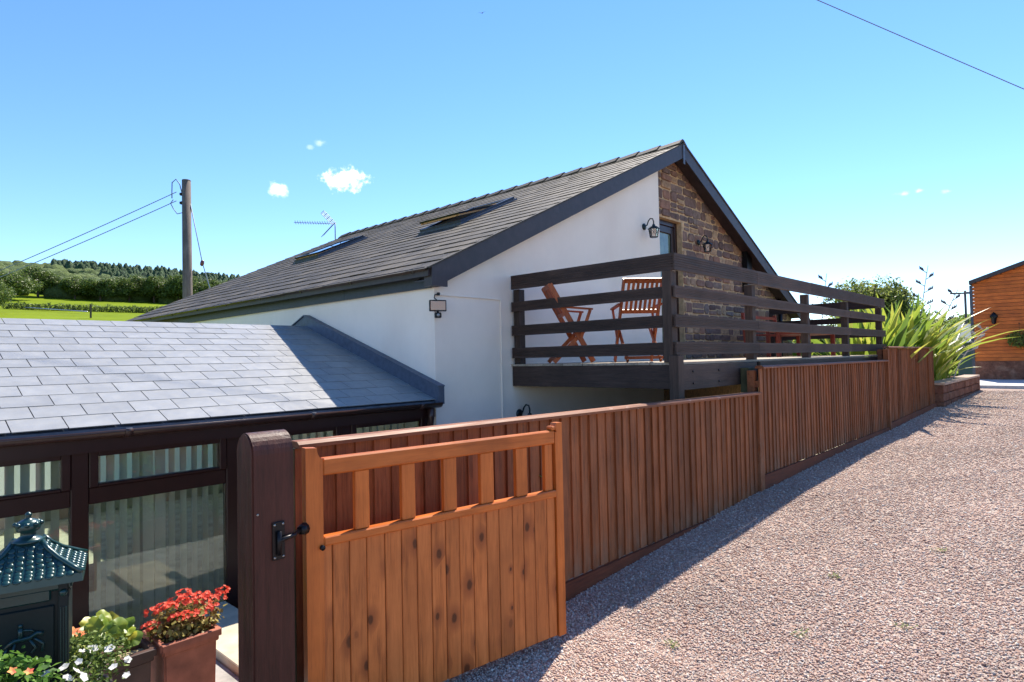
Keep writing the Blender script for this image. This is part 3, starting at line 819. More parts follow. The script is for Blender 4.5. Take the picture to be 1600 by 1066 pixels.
for _k in range(6): obj('glazing_bar', bars([((CXL + .1 + _k * 1.17, CY1 + .51, 1.90), (CXL + .1 + _k * 1.17, CY1 + 2.6, CZ0 + .05), .05, .05)]), FRAME, con)  # bars of the added glass slope, likewise unseen
rows = 13; ce = CLs / rows; cwid = .318
for r0 in range(rows):
    x = CXL - (cwid / 2 if r0 % 2 else 0) + .12
    while x < CXR:
        xa, xb = max(x, CXL), min(x + cwid, CXR)
        if xb - xa > .05:
            s0 = r0 * ce; s1 = s0 + ce * (1.02 if r0 == rows - 1 else 1.08); g = .0035
            dj = rng.uniform(-.002, .002); t_ = .005 + rng.uniform(-.001, .001); lf = rng.uniform(0, .001)
            pts = [cs(xx, s + (dj if xx > xa + .1 else -dj), h - .002) for (s, h) in ((s0, t_ + lf + .002), (s0, .001 + lf), (s1, -.006), (s1, .003)) for xx in (xa + g, xb - g)]
            o0 = cs((xa + xb) / 2, s0, 0)
            obj('slate', mesh('slate', [p - o0 for p in pts], [(0, 2, 3, 1), (2, 4, 5, 3), (4, 6, 7, 5), (6, 0, 1, 7), (0, 6, 4, 2), (1, 3, 5, 7)]), SLATE, croof, o0)
        x += cwid
# lead flashing upstand along the house wall, rising over the ridge
fl = [(CY0 - .06, CZ0 - .05), (CY0 - .06, CZ0 + .14), (CY1, 2.115 + .14), (CY1 + .5, 2.07), (CY1 + .5, 1.93), (CY1, 2.08)]
obj('flashing', prism(fl, 4.37, 4.449, 'YZ'), LEAD, con)
obj('flashing_cover', prism([(CY0 - .07, CZ0 + .141), (CY1, 2.256), (CY1 + .5, 2.071), (CY1 + .5, 2.083), (CY1, 2.270), (CY0 - .07, CZ0 + .153)], 4.352, 4.4495, 'YZ'), LEAD, con)
# fascia, gutter
bx('fascia', FRAME, con, CXL, 4.40, 5.31, 5.34, .985, 1.150)
cg = obj('gutter', gutter_mesh(.058, CXL, 4.42, 'X'), GUTTER, con, (0, 5.245, 1.145))
for x in (-.3, 1.42, 2.9, 4.15): obj('bracket', gutter_mesh(.064, x - .025, x + .025, 'X'), GUTTER, cg, (0, 5.245, 1.145))
bx('gutter_clip', ALU, cg, 1.40, 1.44, 5.19, 5.20, 1.146, 1.152); bx('gutter_clip', ALU, cg, 2.88, 2.92, 5.19, 5.20, 1.146, 1.152)
obj('downpipe', tube([(4.30, 5.25, 1.09), (4.30, 5.25, .98), (4.31, 5.28, .90), (4.36, 5.30, .84), (4.36, 5.31, -.48)], .034, 10), GUTTER, con)
# frames
YF0, YF1 = 5.40, 5.47
muls = [-2.128, -1.033, .062, 1.157, 2.252, 3.347, 4.385]
bx('head_frame', FRAME, con, CXL, 4.40, YF0, YF1 + .01, .985, 1.06, .004)
bx('sill', FRAME, con, CXL, 4.40, 5.34, 5.50, -.60, -.50, .006)
bx('dwarf_wall', RENDER, con, CXL, 4.40, 5.42, 5.56, -.62, -.601)
for mx_ in muls[1:]: bx('mullion', FRAME, con, mx_ - .055, mx_ + .055, YF0 - .01, YF1, -.50, .984, .006)
for a, b in zip(muls[1:-1], muls[2:]):
    xa, xb = a + .056, b - .056
    wf = bx('window', FRAME, con, xa, xb, YF0, YF1, .60, .72, .005)   # transom
    bx('sill_rail', FRAME, wf, xa, xb, YF0, YF1, -.499, -.43, .005)
    bx('sash', FRAME, wf, xa, xa + .058, YF0 - .02, YF1 - .02, .722, .983, .006)
    bx('sash', FRAME, wf, xb - .058, xb, YF0 - .02, YF1 - .02, .722, .983, .006)
    bx('sash', FRAME, wf, xa + .0585, xb - .0585, YF0 - .02, YF1 - .02, .945, .983, .006)
    bx('sash', FRAME, wf, xa + .0585, xb - .0585, YF0 - .02, YF1 - .02, .7205, .745, .006)
    bx('pane', GLASS, wf, xa + .058, xb - .058, 5.43, 5.436, .745, .945)
    bx('pane', GLASS, wf, xa, xb, 5.432, 5.438, -.43, .60)
# vertical blinds behind the glass
vb = bx('blind_rail', FRAME, con, CXL, 4.36, 5.60, 5.64, .96, .985)
bl = matmesh(box(.085, .002, 1.42), BLIND)
x = -1.5
while x < 4.3:
    if any(abs(x - m_) < .03 for m_ in muls): x += .088; continue
    wide = 1.60 < x < 1.80
    o = obj('blind_slat', bl, None, vb, (x, 5.62, .245), rot=(0, 0, R(10 if wide else rng.uniform(36, 46)) ))
    x += .088
wb = bx('inner_door', plain('white_plastic', (.7, .7, .68), .4), con, 1.95, 2.06, 6.9, 6.96, -.5, .97)
bx('interior_floor', SLABM, con, CXL, 4.44, 5.57, 10.6, -.6, -.5)
DIFFUSER = M('added_light_diffuser', .8); DIFFUSER.col((.8, .8, .76)); _t = DIFFUSER.n.new('ShaderNodeBsdfTranslucent'); _t.inputs[0].default_value = (.85, .85, .80, 1); _m = DIFFUSER.n.new('ShaderNodeMixShader'); _m.inputs[0].default_value = .85
DIFFUSER.L(DIFFUSER.b.outputs[0], _m.inputs[1]); DIFFUSER.L(_t.outputs[0], _m.inputs[2]); DIFFUSER.L(_m.outputs[0], DIFFUSER.n['Material Output'].inputs[0])  # translucent white for the added sheets that brighten the interior
bx('rear_light_sheet', DIFFUSER.m, con, CXL, 4.44, 10.601, 10.603, -.6, 1.2)  # unseen translucent sheet added so the sun behind it lights the interior
bx('side_light_sheet', DIFFUSER.m, con, CXL - .003, CXL - .001, 5.6, 10.6, -.2, 1.2)  # second added light sheet, closing the open end out of view
bx('inner_wall', plain('inner_wall_paint', (.55, .53, .48), .9), con, CXL, 4.44, 10.605, 10.7, -.6, -.2)
bx('end_wall', RENDER, con, CXL - .1, CXL - .001, 5.42, 10.6, -.6, -.2)

# ------------------------------------------------------------------ deck
deck = root('balcony_deck', (5.7, 3.1, -.1), 'raised dark timber balcony with four horizontal rails fixed to the white gable', 'balcony')
DXL, DXR, DYF, DYB = 5.667, 14.12, 3.07, 5.34
RAILZ = [(2.462, 2.632), (2.185, 2.303), (1.885, 2.010), (1.605, 1.735)]
def railgeo(L_, h, axis):
    """board with shallow lengthwise grooves on its outer face"""
    k = 7; p = [(0, -h / 2), (.038, -h / 2), (.038, h / 2), (0, h / 2)]
    for i in range(k):
        z = h / 2 - .012 - i * (h - .024) / (k - 1) 
        p += [(0, z + .0045), (.004, z + .003), (.004, z - .003), (0, z - .0045)] if 0 < i < k - 1 else []
    n = len(p)
    if axis == 'X': v = [(-L_ / 2, a, b) for a, b in p] + [(L_ / 2, a, b) for a, b in p]
    else: v = [(a, -L_ / 2, b) for a, b in p] + [(a, L_ / 2, b) for a, b in p]
    f = [tuple(range(n)), tuple(range(2 * n - 1, n - 1, -1))] + [(i, i + n, (i + 1) % n + n, (i + 1) % n) for i in range(n)]
    me = mesh('rail', v, f); bm = bmesh.new(); bm.from_mesh(me); bmesh.ops.recalc_face_normals(bm, faces=bm.faces[:]); bm.to_mesh(me); bm.free(); return me
for i, (a, b) in enumerate(RAILZ):
    jn = [DXL + .002, 7.76, 9.76, 11.74, DXR] if i % 2 == 0 else [DXL + .002, 7.76, 11.74, DXR]
    for p_, q_ in zip(jn, jn[1:]):
        obj('rail', railgeo(q_ - p_ - .004, b - a, 'X'), DECKX, deck, ((p_ + q_) / 2, DYF, (a + b) / 2 + rng.uniform(-.003, .003)))
    obj('rail', railgeo(DYB - DYF - .04, b - a, 'Y'), DECKY, deck, (DXL, (DYB + DYF) / 2 - .0, (a + b) / 2))
    obj('rail', railgeo(DYB - DYF - .05, b - a, 'Y'), DECKY, deck, (DXR - .04, (DYB + DYF) / 2 + .02, (a + b) / 2))
bx('post', DECKZ, deck, DXL - .012, DXL + .10, DYF + .0385, DYF + .14, 1.531, 2.46, .004)
bx('corner_post', DECKZ, deck, DXL - .03, DXL + .085, DYF - .03, DYF + .075, -.5, 1.60, .004)
for x in (7.72, 9.72, 11.71, 13.98): bx('post', DECKZ, deck, x - .05, x + .05, DYF + .039, DYF + .14, -.5, 2.46, .004)
bx('post', DECKZ, deck, DXL + .039, DXL + .14, 5.22, 5.32, 1.532, 2.46, .004)
bx('post', DECKZ, deck, DXR - .15, DXR - .05, 5.2, 5.30, 1.532, 2.46, .004)
bx('fascia_board', DECKX, deck, DXL + .09, 7.665, DYF + .002, DYF + .038, 1.245, 1.50, .003)
bx('fascia_board', DECKX, deck, 7.775, DXR, DYF + .002, DYF + .038, 1.245, 1.50, .003)
bx('fascia_board', DECKY, deck, DXL + .02, DXL + .055, DYF + .08, DYB, 1.262, 1.518, .003)
for xx in (6.0, 6.6):
    for zz in (1.31, 1.43):
        obj('bolt', tube([(xx, DYF - .006, zz), (xx, DYF + .001, zz)], .011, 8), BLACK, deck)
for k in range(16):
    y = DYF + .03 + k * .144
    for (a, b) in ((DXL + .012 + rng.uniform(-.008, .004), 9.7), (9.703, DXR - .02)):
        bx('deck_board', BOARD, deck, round(a, 3), b, y, y + .138, 1.506, 1.531, 0)
for x in (6.4, 8.0, 9.6, 11.2, 12.8): bx('joist', DECKY, deck, x, x + .05, DYF + .04, DYB, 1.30, 1.5)

# ------------------------------------------------------------------ fences
def fence(xa, xb, ztop, ztop2, gbz, label, yf=2.809, gslope=0.0, w_=.111):
    z0 = gz(xa) - .06
    fr = root('fence', (xa, yf, z0), label, 'fence', 'stained close-board fences along the gravel')
    nb = int((xb - xa) / w_); bw = (xb - xa) / nb
    for i in range(nb):
        x = xa + i * bw; t = (i + .5) / nb; top = ztop + (ztop2 - ztop) * t - .03; bot = gbz + gslope * t * (xb - xa) + .001
        if bot > top: continue
        h = top - bot; lw = bw + .016; a = rng.uniform(-.0015, .0015)
        # feather-edge board: thin edge tucked under its neighbour
        tk = .006; tn = .019 + rng.uniform(-.004, .006)
        v = [(0, 0, 0), (bw * 1.0, 0, 0), (bw, -tk, 0), (0 - .0, -tn, 0)]
        v = [(x_ + (a if z_ else -a), y_, z_) for z_ in (0, h) for (x_, y_, _) in v]
        fcs = [(3, 2, 1, 0), (4, 5, 6, 7), (0, 1, 5, 4), (1, 2, 6, 5), (2, 3, 7, 6), (3, 0, 4, 7)]
        obj('board', mesh('board', v, fcs), FENCE, fr, (x, yf + .018, bot + rng.uniform(-.002, .001)), rot=(0, 0, 0))
    L_ = xb - xa
    # capping rail with bevelled top, following the slight fall of the boards
    pr = [(-.056, -.012), (-.056, .006), (-.036, .020), (.030, .020), (.045, .006), (.045, -.012)]
    v = [(0, a, ztop + b - .015) for a, b in pr] + [(L_, a, ztop2 + b - .015) for a, b in pr]
    n = len(pr); me = mesh('cap', v, [tuple(range(n)), tuple(range(2 * n - 1, n - 1, -1))] + [(i, i + n, (i + 1) % n + n, (i + 1) % n) for i in range(n)])
    bm = bmesh.new(); bm.from_mesh(me); bmesh.ops.recalc_face_normals(bm, faces=bm.faces[:]); bm.to_mesh(me); bm.free()
    obj('capping_rail', me, FENCEX, fr, (xa, yf + .01, 0))
    v = []
    for xx, zz in ((0, gbz), (L_, gbz + gslope * L_)):
        v += [(xx, -.024, zz - .19), (xx, -.024, zz), (xx, .004, zz), (xx, .004, zz - .19)]
    obj('gravel_board', mesh('gb', v, [(0, 1, 2, 3), (7, 6, 5, 4), (0, 4, 5, 1), (1, 5, 6, 2), (2, 6, 7, 3), (3, 7, 4, 0)]), FENCEG, fr, (xa, yf - .001, 0))
    for zz in (ztop2 - .22, gbz + .25):
        bx('back_rail', FENCEX, fr, xa, xb, yf + .022, yf + .06, zz, zz + .07)
    k = max(2, int(L_ / 1.9) + 1)
    for i in range(k):
        xx = xa + .02 + i * (L_ - .06) / (k - 1)
        bx('post', MOSSY if i == 0 and xa < 2 else FENCEX, fr, xx - .04, xx + .04, yf + .061, yf + .14, -.3, (ztop2 if i else ztop) - .05)
    return fr
f1 = fence(1.462, 6.968, 1.223, 1.171, .013, 'long nearest brown board fence running behind the open gate towards the balcony')
bx('end_post', MOSSY, f1, 1.397, 1.460, 2.800, 2.895, -.2, 1.192, .003)
bx('step_post', FENCE, f1, 6.970, 7.082, 2.785, 2.87, -.2, 1.165, .004)
f2 = fence(7.084, 12.881, 1.459, 1.439, .231, 'middle brown board fence below the long balcony front, one step higher')
f3 = fence(12.892, 17.338, 1.682, 1.665, .298, 'farthest and tallest short fence section beside the flax plants', gslope=.018)
bx('step_post', FENCE, f3, 12.827, 12.889, 2.766, 2.85, .1, 1.64, .004)
mp = bx('mossy_post', MOSSY, None, 7.13, 7.30, 2.955, 3.055, -.5, 1.44, .004); tag(mp, 'short mossy green post between the fence and the balcony fascia', 'post')

# ------------------------------------------------------------------ gate and its post
GO = Vector((1.413, 2.631, 0)); gang = math.atan2(-.2, 1.5)
gate = root('gate', (GO.x, GO.y, -.063), 'open orange-brown timber gate with spindle top folded back against the fence', 'gate', rz=gang)
GL = 1.585; GB, GT = 0.0, 1.280          # local z, root sits 8 cm above the gravel
def gl(name, mat, x0, x1, y0, y1, z0, z1, bev=.004, par=gate, off=(0, 0, 0)):
    me = matmesh(box(x1 - x0, y1 - y0, z1 - z0, bev), mat)
    return obj(name, me, None, par, ((x0 + x1) / 2 - off[0], (y0 + y1) / 2 - off[1], (z0 + z1) / 2 - off[2]), local=True)
def curve_stile(x0, x1, z0, z1, zr, side):
    """left stile with a swept shoulder, right one with a scooped ear"""
    k = 7
    if side == 'L':
        r_ = z1 - zr - .004; pts = [(x0, z0), (x1, z0), (x1, zr)]
        pts += [(x1 - r_ * .55 * math.sin(a), zr + r_ * (1 - math.cos(a))) for a in [i * math.pi / 2 / k for i in range(1, k + 1)]]
        pts += [(x0, z1)]
    else:
        pts = [(x0, z0), (x1, z0), (x1, z1), (x0 + .012, z1), (x0 + .004, z1 - .012)] + [(x0 + .022 - .022 * math.cos(a), zr + (z1 - .012 - zr) * (1 - math.sin(a))) for a in [.3, .8, 1.2]] + [(x0, zr)]
    return prism(pts, -.024, .024)
obj('stile', curve_stile(0, .080, GB, GT, 1.226, 'L'), GATEZ, gate, (0, 0, 0), local=True)
obj('stile', curve_stile(GL - .057, GL, GB, GT - .01, 1.215, 'R'), GATEZ, gate, (0, 0, 0), local=True)
gl('ear', GATEZ, GL - .085, GL - .054, -.026, .026, 1.227, 1.252, .006)
gl('top_rail', GATEX, .0805, GL - .0575, -.024, .024, 1.147, 1.226, .007)
gl('middle_rail', GATEX, .0805, GL - .0575, -.030, .024, .828, .870, .006)
for a, b in ((.240, .313), (.490, .565), (.737, .817), (.977, 1.065), (1.228, 1.311), (1.450, 1.508)):
    gl('spindle', GATEZ, a, b, -.016, .016, .871, 1.1465, .003)
bj = [.080, .126, .209, .297, .394, .484, .572, .658, .744, .831, .922, 1.013, 1.099, 1.195, 1.277, 1.362, 1.458, 1.525]
for a, b in zip(bj, bj[1:]):
    gl('board', GATE, a + .0015, b - .0015, -.012 + rng.uniform(-.001, .001), .010, .004, .8275, .0035)
gl('back_rail', GATEX, .082, GL - .058, .0105, .035, .10, .20)
gl('brace', GATEX, .082, GL - .058, .0105, .035, .68, .76)
pv = obj('hinge_bolt', lathe([(.0, -.012), (.010, -.011), (.012, -.004), (.012, .006)], 10), BLACK, gate, (.070, -.034, .826), rot=(R(90), 0, 0), local=True)

gp = root('gate_post', (1.27, 2.61, -.5), 'thick dark brown round-topped post carrying the open gate', 'post')
y0_, y1_, zt = 2.538, 2.690, 1.312
rr = (y1_ - y0_) / 2
pp = [(y0_, -.5), (y1_, -.5)] + [((y0_ + y1_) / 2 + rr * math.cos(a), zt - .089 + .089 * math.sin(a)) for a in [math.pi * i / 14 for i in range(15)]]
me = prism(pp, 1.137, 1.318, 'YZ'); bm = bmesh.new(); bm.from_mesh(me)
ed = [e for e in bm.edges if (abs(e.verts[0].co.x - e.verts[1].co.x) < 1e-5)]
bmesh.ops.bevel(bm, geom=ed, offset=.006, segments=2, affect='EDGES'); bm.to_mesh(me); bm.free()
obj('post_shaft', me, POSTW, gp, (0, 0, 0))
hp = bx('hinge_plate', BLACK, gp, 1.217, 1.270, 2.528, 2.537, .780, .937, .002)
for dx in (1.225, 1.262):
    for dz in (.791, .926):
        obj('screw', lathe([(0, 0), (.005, .001), (.005, .004)], 8), BOLT, hp, (dx, 2.525, dz), rot=(R(-90), 0, 0))
obj('hook', tube([(1.241, 2.530, .840), (1.241, 2.520, .859), (1.256, 2.513, .866), (1.315, 2.533, .866), (1.378, 2.605, .863)], .010, 8), BLACK, hp)
obj('hook_pin', tube([(1.241, 2.524, .801), (1.241, 2.520, .899)], .011, 8), BLACK, hp)
obj('collar', tube([(1.372, 2.592, .863), (1.402, 2.608, .863)], [.019, .028], 10), BLACK, hp)
obj('screw', lathe([(0, 0), (.005, .001), (.005, .004)], 8), BOLT, gp, (1.158, 2.535, .98), rot=(R(-90), 0, 0))

# ------------------------------------------------------------------ post box
MB = Vector((.545, 3.42, -.36)); mrz = R(-15)
mb = root('post_box', tuple(MB), 'dark green cast metal post box with scalloped pyramid roof and crown finial', 'post box', rz=mrz)
H0 = .16        # pedestal etc. in local coordinates; body .30 wide
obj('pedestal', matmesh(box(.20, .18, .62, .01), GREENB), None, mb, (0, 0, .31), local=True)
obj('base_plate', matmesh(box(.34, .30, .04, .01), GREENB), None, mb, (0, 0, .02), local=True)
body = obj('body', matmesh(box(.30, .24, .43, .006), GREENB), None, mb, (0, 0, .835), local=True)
obj('door', matmesh(box(.225, .010, .30, .004), GREENB), None, body, (-.01, -.1255, -.03), local=True)
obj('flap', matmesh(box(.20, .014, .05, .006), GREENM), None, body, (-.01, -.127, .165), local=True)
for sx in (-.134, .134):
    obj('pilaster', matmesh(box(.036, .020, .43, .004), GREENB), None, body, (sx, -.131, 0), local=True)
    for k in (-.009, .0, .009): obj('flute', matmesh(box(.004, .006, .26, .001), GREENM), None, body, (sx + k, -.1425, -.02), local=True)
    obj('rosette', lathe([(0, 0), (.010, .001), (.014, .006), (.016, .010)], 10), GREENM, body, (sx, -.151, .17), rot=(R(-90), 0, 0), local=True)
obj('plinth_moulding', matmesh(box(.34, .28, .03, .006), GREENB), None, mb, (0, 0, .60), local=True)
# bugle-like emblem in relief: rider on horse made of rounded strokes
bm = bmesh.new()
for pth, rr_ in (([(-.055, 0, -.02), (-.02, 0, .002), (.03, 0, .004), (.055, 0, .02), (.075, 0, .012)], .010), ([(-.045, 0, -.02), (-.06, 0, -.06), (-.045, 0, -.085)], .006), ([(-.02, 0, -.01), (-.03, 0, -.055), (-.015, 0, -.075)], .006),
                 ([(.03, 0, -.005), (.05, 0, -.04), (.035, 0, -.06)], .006), ([(.045, 0, 0), (.075, 0, -.03), (.07, 0, -.06)], .006), ([(0, 0, .01), (-.002, 0, .05)], .010), ([(-.002, 0, .05), (-.001, 0, .066)], .009), ([(0, 0, .04), (.03, 0, .035), (.045, 0, .028)], .005)):
    tube_bm(bm, pth, rr_, 6)
obj('emblem', bm_mesh(bm, True), GREENM, body, (-.01, -.132, -.0), local=True)
# roof: flared pyramid
rb = 1.05
prof = [(.205, .175, rb), (.200, .170, rb + .035), (.165, .140, rb + .056), (.112, .095, rb + .092), (.074, .064, rb + .128), (.050, .044, rb + .160)]
v, f = [], []
for a, b, z in prof: v += [(-a, -b, z), (a, -b, z), (a, b, z), (-a, b, z)]
f = [(3, 2, 1, 0)]
for i in range(len(prof) - 1):
    for k in range(4): f.append((i * 4 + k, i * 4 + (k + 1) % 4, i * 4 + 4 + (k + 1) % 4, i * 4 + 4 + k))
f.append((20, 21, 22, 23))
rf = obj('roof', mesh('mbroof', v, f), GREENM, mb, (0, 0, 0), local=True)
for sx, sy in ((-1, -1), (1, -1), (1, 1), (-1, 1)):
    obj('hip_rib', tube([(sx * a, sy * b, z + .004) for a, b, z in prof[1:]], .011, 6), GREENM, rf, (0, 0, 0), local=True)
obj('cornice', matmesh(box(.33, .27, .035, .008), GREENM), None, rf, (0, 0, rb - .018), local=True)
# scallop tiles on front, left and right faces
sc_me = lathe([(0, .006), (.010, .0065), (.014, .003), (.015, 0)], 10)
sc_me.materials.append(GREENM)
def onroof(face, u, t):
    seg = t * (len(prof) - 2); i = int(seg); fr_ = seg - i; i += 1; j = min(i + 1, len(prof) - 1)
    a = prof[i][0] * (1 - fr_) + prof[j][0] * fr_; b = prof[i][1] * (1 - fr_) + prof[j][1] * fr_; z = prof[i][2] * (1 - fr_) + prof[j][2] * fr_
    da, dz = prof[j][1] - prof[i][1], prof[j][2] - prof[i][2]
    if face == 'F': return (u * a, -b, z), math.atan2(dz, -da), 0
    if face == 'R': return (a, u * b, z), math.atan2(dz, -(prof[j][0] - prof[i][0])), 90
    return (-a, u * b, z), math.atan2(dz, -(prof[j][0] - prof[i][0])), -90
for face in 'FRL':
    for r0 in range(8):
        t = .02 + r0 * .115; (p0, an, az_) = onroof(face, 0, t); wdt = (.38 if face == 'F' else .33) * (1 - t * .72)
        n = max(2, int(wdt / .034)); 
        for k in range(n):
            u = ((k + .5 + (.0 if r0 % 2 else .5) * .9) / n) * 2 - 1
            if abs(u) > .88: continue
            p_, an, az_ = onroof(face, u, min(t, .95))
            obj('scallop', sc_me, None, rf, p_, rot=(an, 0, R(az_)), local=True)
fin = obj('finial', lathe([(.060, 0), (.062, .010), (.042, .018), (.028, .028), (.027, .042), (.042, .052), (.047, .068), (.041, .086), (.024, .096), (.010, .102), (.010, .108), (.014, .116), (.009, .125), (0, .130)], 16), GREENM, rf, (0, 0, rb + .158), local=True)
for k in range(8):
    a = k * math.pi / 4; obj('crown_lobe', lathe([(0, -.012), (.010, -.006), (.012, 0), (.010, .006), (0, .012)], 8), GREENM, fin, (.044 * math.cos(a), .044 * math.sin(a), .078), local=True)

# ------------------------------------------------------------------ patio paving and pots
bx('paving_step', SLABM, None, 1.74, 2.15, 3.9, 5.32, -.50, -.345, .006, kind='structure')
bx('paving_ledge', GREYSLAB, None, .2, 1.735, 3.0, 4.9, -.50, -.40, .006, kind='structure')
bx('patio', GREYSLAB, None, -8, 1.735, 2.97, 5.33, -.55, -.470, .0, kind='structure')

def square_pot(x0, x1, y0, y1, z0, z1, mat, label, cat='plant pot', name='plant_pot', soil=DSOIL, tap=.03, group=None):
    p = root(name, ((x0 + x1) / 2, (y0 + y1) / 2, z0), label, cat, group)
    hx, hy, h = (x1 - x0) / 2, (y1 - y0) / 2, z1 - z0
    def ring(k, z, ins=0): return [(-hx + k + ins, -hy + k + ins, z), (hx - k - ins, -hy + k + ins, z), (hx - k - ins, hy - k - ins, z), (-hx + k + ins, hy - k - ins, z)]
    lv = [ring(tap, 0), ring(tap * .45 + .01, h - .075), ring(.012, h - .065), ring(.012, h - .045), ring(0, h - .040), ring(0, h - .004), ring(.005, h), ring(.030, h), ring(.034, h - .006), ring(.034, h - .05)]
    v = [a for l in lv for a in l]; f = [(3, 2, 1, 0)]
    for i in range(len(lv) - 1):
        for k in range(4): f.append((i * 4 + k, i * 4 + (k + 1) % 4, i * 4 + 4 + (k + 1) % 4, i * 4 + 4 + k))
    me = mesh('pot', v, f); bm = bmesh.new(); bm.from_mesh(me)
    vert = [e for e in bm.edges if abs(e.verts[0].co.z - e.verts[1].co.z) > .012]
    bmesh.ops.bevel(bm, geom=vert, offset=.010, segments=2, affect='EDGES'); bm.to_mesh(me); bm.free()
    obj('shell', me, mat, p, (0, 0, 0), local=True)
    obj('soil', mesh('soil', [(-hx + .034, -hy + .034, h - .035), (hx - .034, -hy + .034, h - .035), (hx - .034, hy - .034, h - .035), (-hx + .034, hy - .034, h - .035)], [(0, 1, 2, 3)]), soil, p, (0, 0, 0), local=True)
    return p
square_pot(1.235, 1.575, 3.945, 4.285, -.40, 0.0, TERRA, 'square terracotta pot of red geraniums on the grey ledge')
square_pot(.50, 1.222, 3.965, 4.165, -.40, -.005, plain('dark_glazed_trough', (.085, .040, .028), .55, nz=.5, nscale=5), 'long dark trough with pale compost beside the terracotta pot', name='plant_trough', cat='trough', soil=SOIL)

def flowers(n, cx_, cy_, cz_, rx, ry, rz, size, seed, petals=5, rs=.62):
    """n small five-petalled flowers, each petal a face"""
    r_ = np.random.RandomState(seed); v = []; f = []
    for i in range(n):
        d = r_.normal(size=3); d[2] = abs(d[2]) * .8 + .1; d /= np.linalg.norm(d); k_ = r_.uniform(.8, 1.05)
        p = Vector((cx_ + d[0] * rx * k_, cy_ + d[1] * ry * k_, cz_ + d[2] * rz * k_))
        nn = Vector((d[0] * .5 + r_.normal() * .3 - .15, d[1] * .5 + r_.normal() * .3 - .45, d[2] + .4)).normalized()
        t = nn.cross(Vector((0, 0, 1))).normalized(); u = nn.cross(t); s = size * r_.uniform(.75, 1.2); ph = r_.uniform(0, 6)
        for j in range(petals):
            a = ph + 2 * math.pi * j / petals; w_ = .95 * math.pi / petals
            q1 = p + (t * math.cos(a - w_) + u * math.sin(a - w_)) * s * rs + nn * s * .16
            q2 = p + (t * math.cos(a) + u * math.sin(a)) * s + nn * s * .22
            q3 = p + (t * math.cos(a + w_) + u * math.sin(a + w_)) * s * rs + nn * s * .16
            b = len(v); v += [p, q1, q2, q3]; f.append((b, b + 1, b + 2, b + 3))
    return mesh('flowers', v, f)
def petalmat(name, c1, c2):
    q = M(name, .6); c = q.ramp(q.isl(), [(0, c1), (1, c2)]); q.col(c)
    tr = q.n.new('ShaderNodeBsdfTranslucent'); q.L(c, tr.inputs[0]); mx = q.n.new('ShaderNodeMixShader'); mx.inputs[0].default_value = .35
    q.L(q.b.outputs[0], mx.inputs[1]); q.L(tr.outputs[0], mx.inputs[2]); q.L(mx.outputs[0], q.n['Material Output'].inputs[0]); return q.m
RED = petalmat('red_petal', (.75, .045, .022), (.85, .13, .05)); WHITE = petalmat('white_petal', (.78, .78, .76), (.9, .9, .86)); PINK = petalmat('pink_petal', (.85, .02, .09), (.9, .45, .10))
GERL = leafmat('geranium_leaf', (.16, .075, .03), (.26, .22, .06), (.40, .33, .09), .25)
BEGL = leafmat('begonia_leaf', (.10, .16, .02), (.25, .33, .03), (.45, .45, .05), .3)
PETL = leafmat('petunia_leaf', (.06, .10, .025), (.11, .17, .035), (.20, .27, .06), .3)
def stems(pts, r_=.003):
    bm = bmesh.new()
    for a, b in pts: tube_bm(bm, [a, ((a[0] + b[0]) / 2, (a[1] + b[1]) / 2, (a[2] + b[2]) / 2 + .02), b], r_, 5)
    return bm_mesh(bm, True)
ge = root('geranium', (1.405, 4.115, -.03), 'red flowering geranium overflowing the square terracotta pot', 'plant')
obj('foliage', leaf_cloud([((-.06, -.03, .08), (.15, .13, .08)), ((.08, -.02, .09), (.15, .13, .09)), ((0, .04, .11), (.15, .10, .08)), ((.02, -.10, .05), (.15, .05, .06)), ((-.14, 0, .07), (.06, .08, .06))], 900, .016, 3, .8, .4), GERL, ge, (0, 0, 0), local=True)
for k, (a, b, c_) in enumerate(((-.18, -.02, .105), (-.10, .02, .18), (-.03, .02, .20), (.05, .03, .19), (.12, .02, .19), (.16, .03, .17), (.22, .0, .15), (-.06, -.08, .13), (.06, -.09, .12), (.15, -.05, .13), (0, -.02, .19), (-.02, -.10, .14), (.255, .03, .18), (-.15, .05, .16), (.10, -.04, .18), (.03, .06, .22), (-.08, -.03, .19))):
    obj('flower_head', flowers(18, a, b, c_, .046, .046, .030, .014, 40 + k), RED, ge, (0, 0, 0), local=True)
obj('stem', stems([((rng.uniform(-.05, .05), 0, 0), (a, b, c_)) for a, b, c_ in ((-.17, -.02, .10), (-.08, 0, .16), (.0, .02, .18), (.1, .02, .17), (.22, 0, .14), (.24, .03, .16))]), GERL, ge, (0, 0, 0), local=True)
be = root('begonia', (1.0, 4.06, -.04), 'yellow-green leafy begonia with one pink flower in the trough', 'plant')
def bigleaf(s, seed):
    """rounded, wavy-edged leaf cupped round its stalk, with radial folds"""
    r_ = random.Random(seed); v = [(0, 0, 0)]; k = 20; f = []
    for ring, fr_ in ((1, .55), (2, 1.0)):
        for i in range(k):
            a = 2 * math.pi * i / k; rr_ = s * fr_ * (1 + .10 * math.sin(2 * a + seed) + .07 * math.sin(5 * a + 2 * seed)) * (.72 if abs(a - math.pi) < .25 and ring == 2 else 1)
            v.append((rr_ * math.cos(a), rr_ * math.sin(a), s * (.10 * (1 - fr_) + .07 * (i % 4 == 0) * fr_ - .16 * fr_ * fr_ + .10 * fr_ * math.sin(3 * a + seed))))
    for i in range(k):
        j = (i + 1) % k; f += [(0, 1 + i, 1 + j), (1 + i, 1 + k + i, 1 + k + j, 1 + j)]
    return mesh('leaf', v, f, True)
BIGL = [bigleaf(.046, i) for i in range(4)]
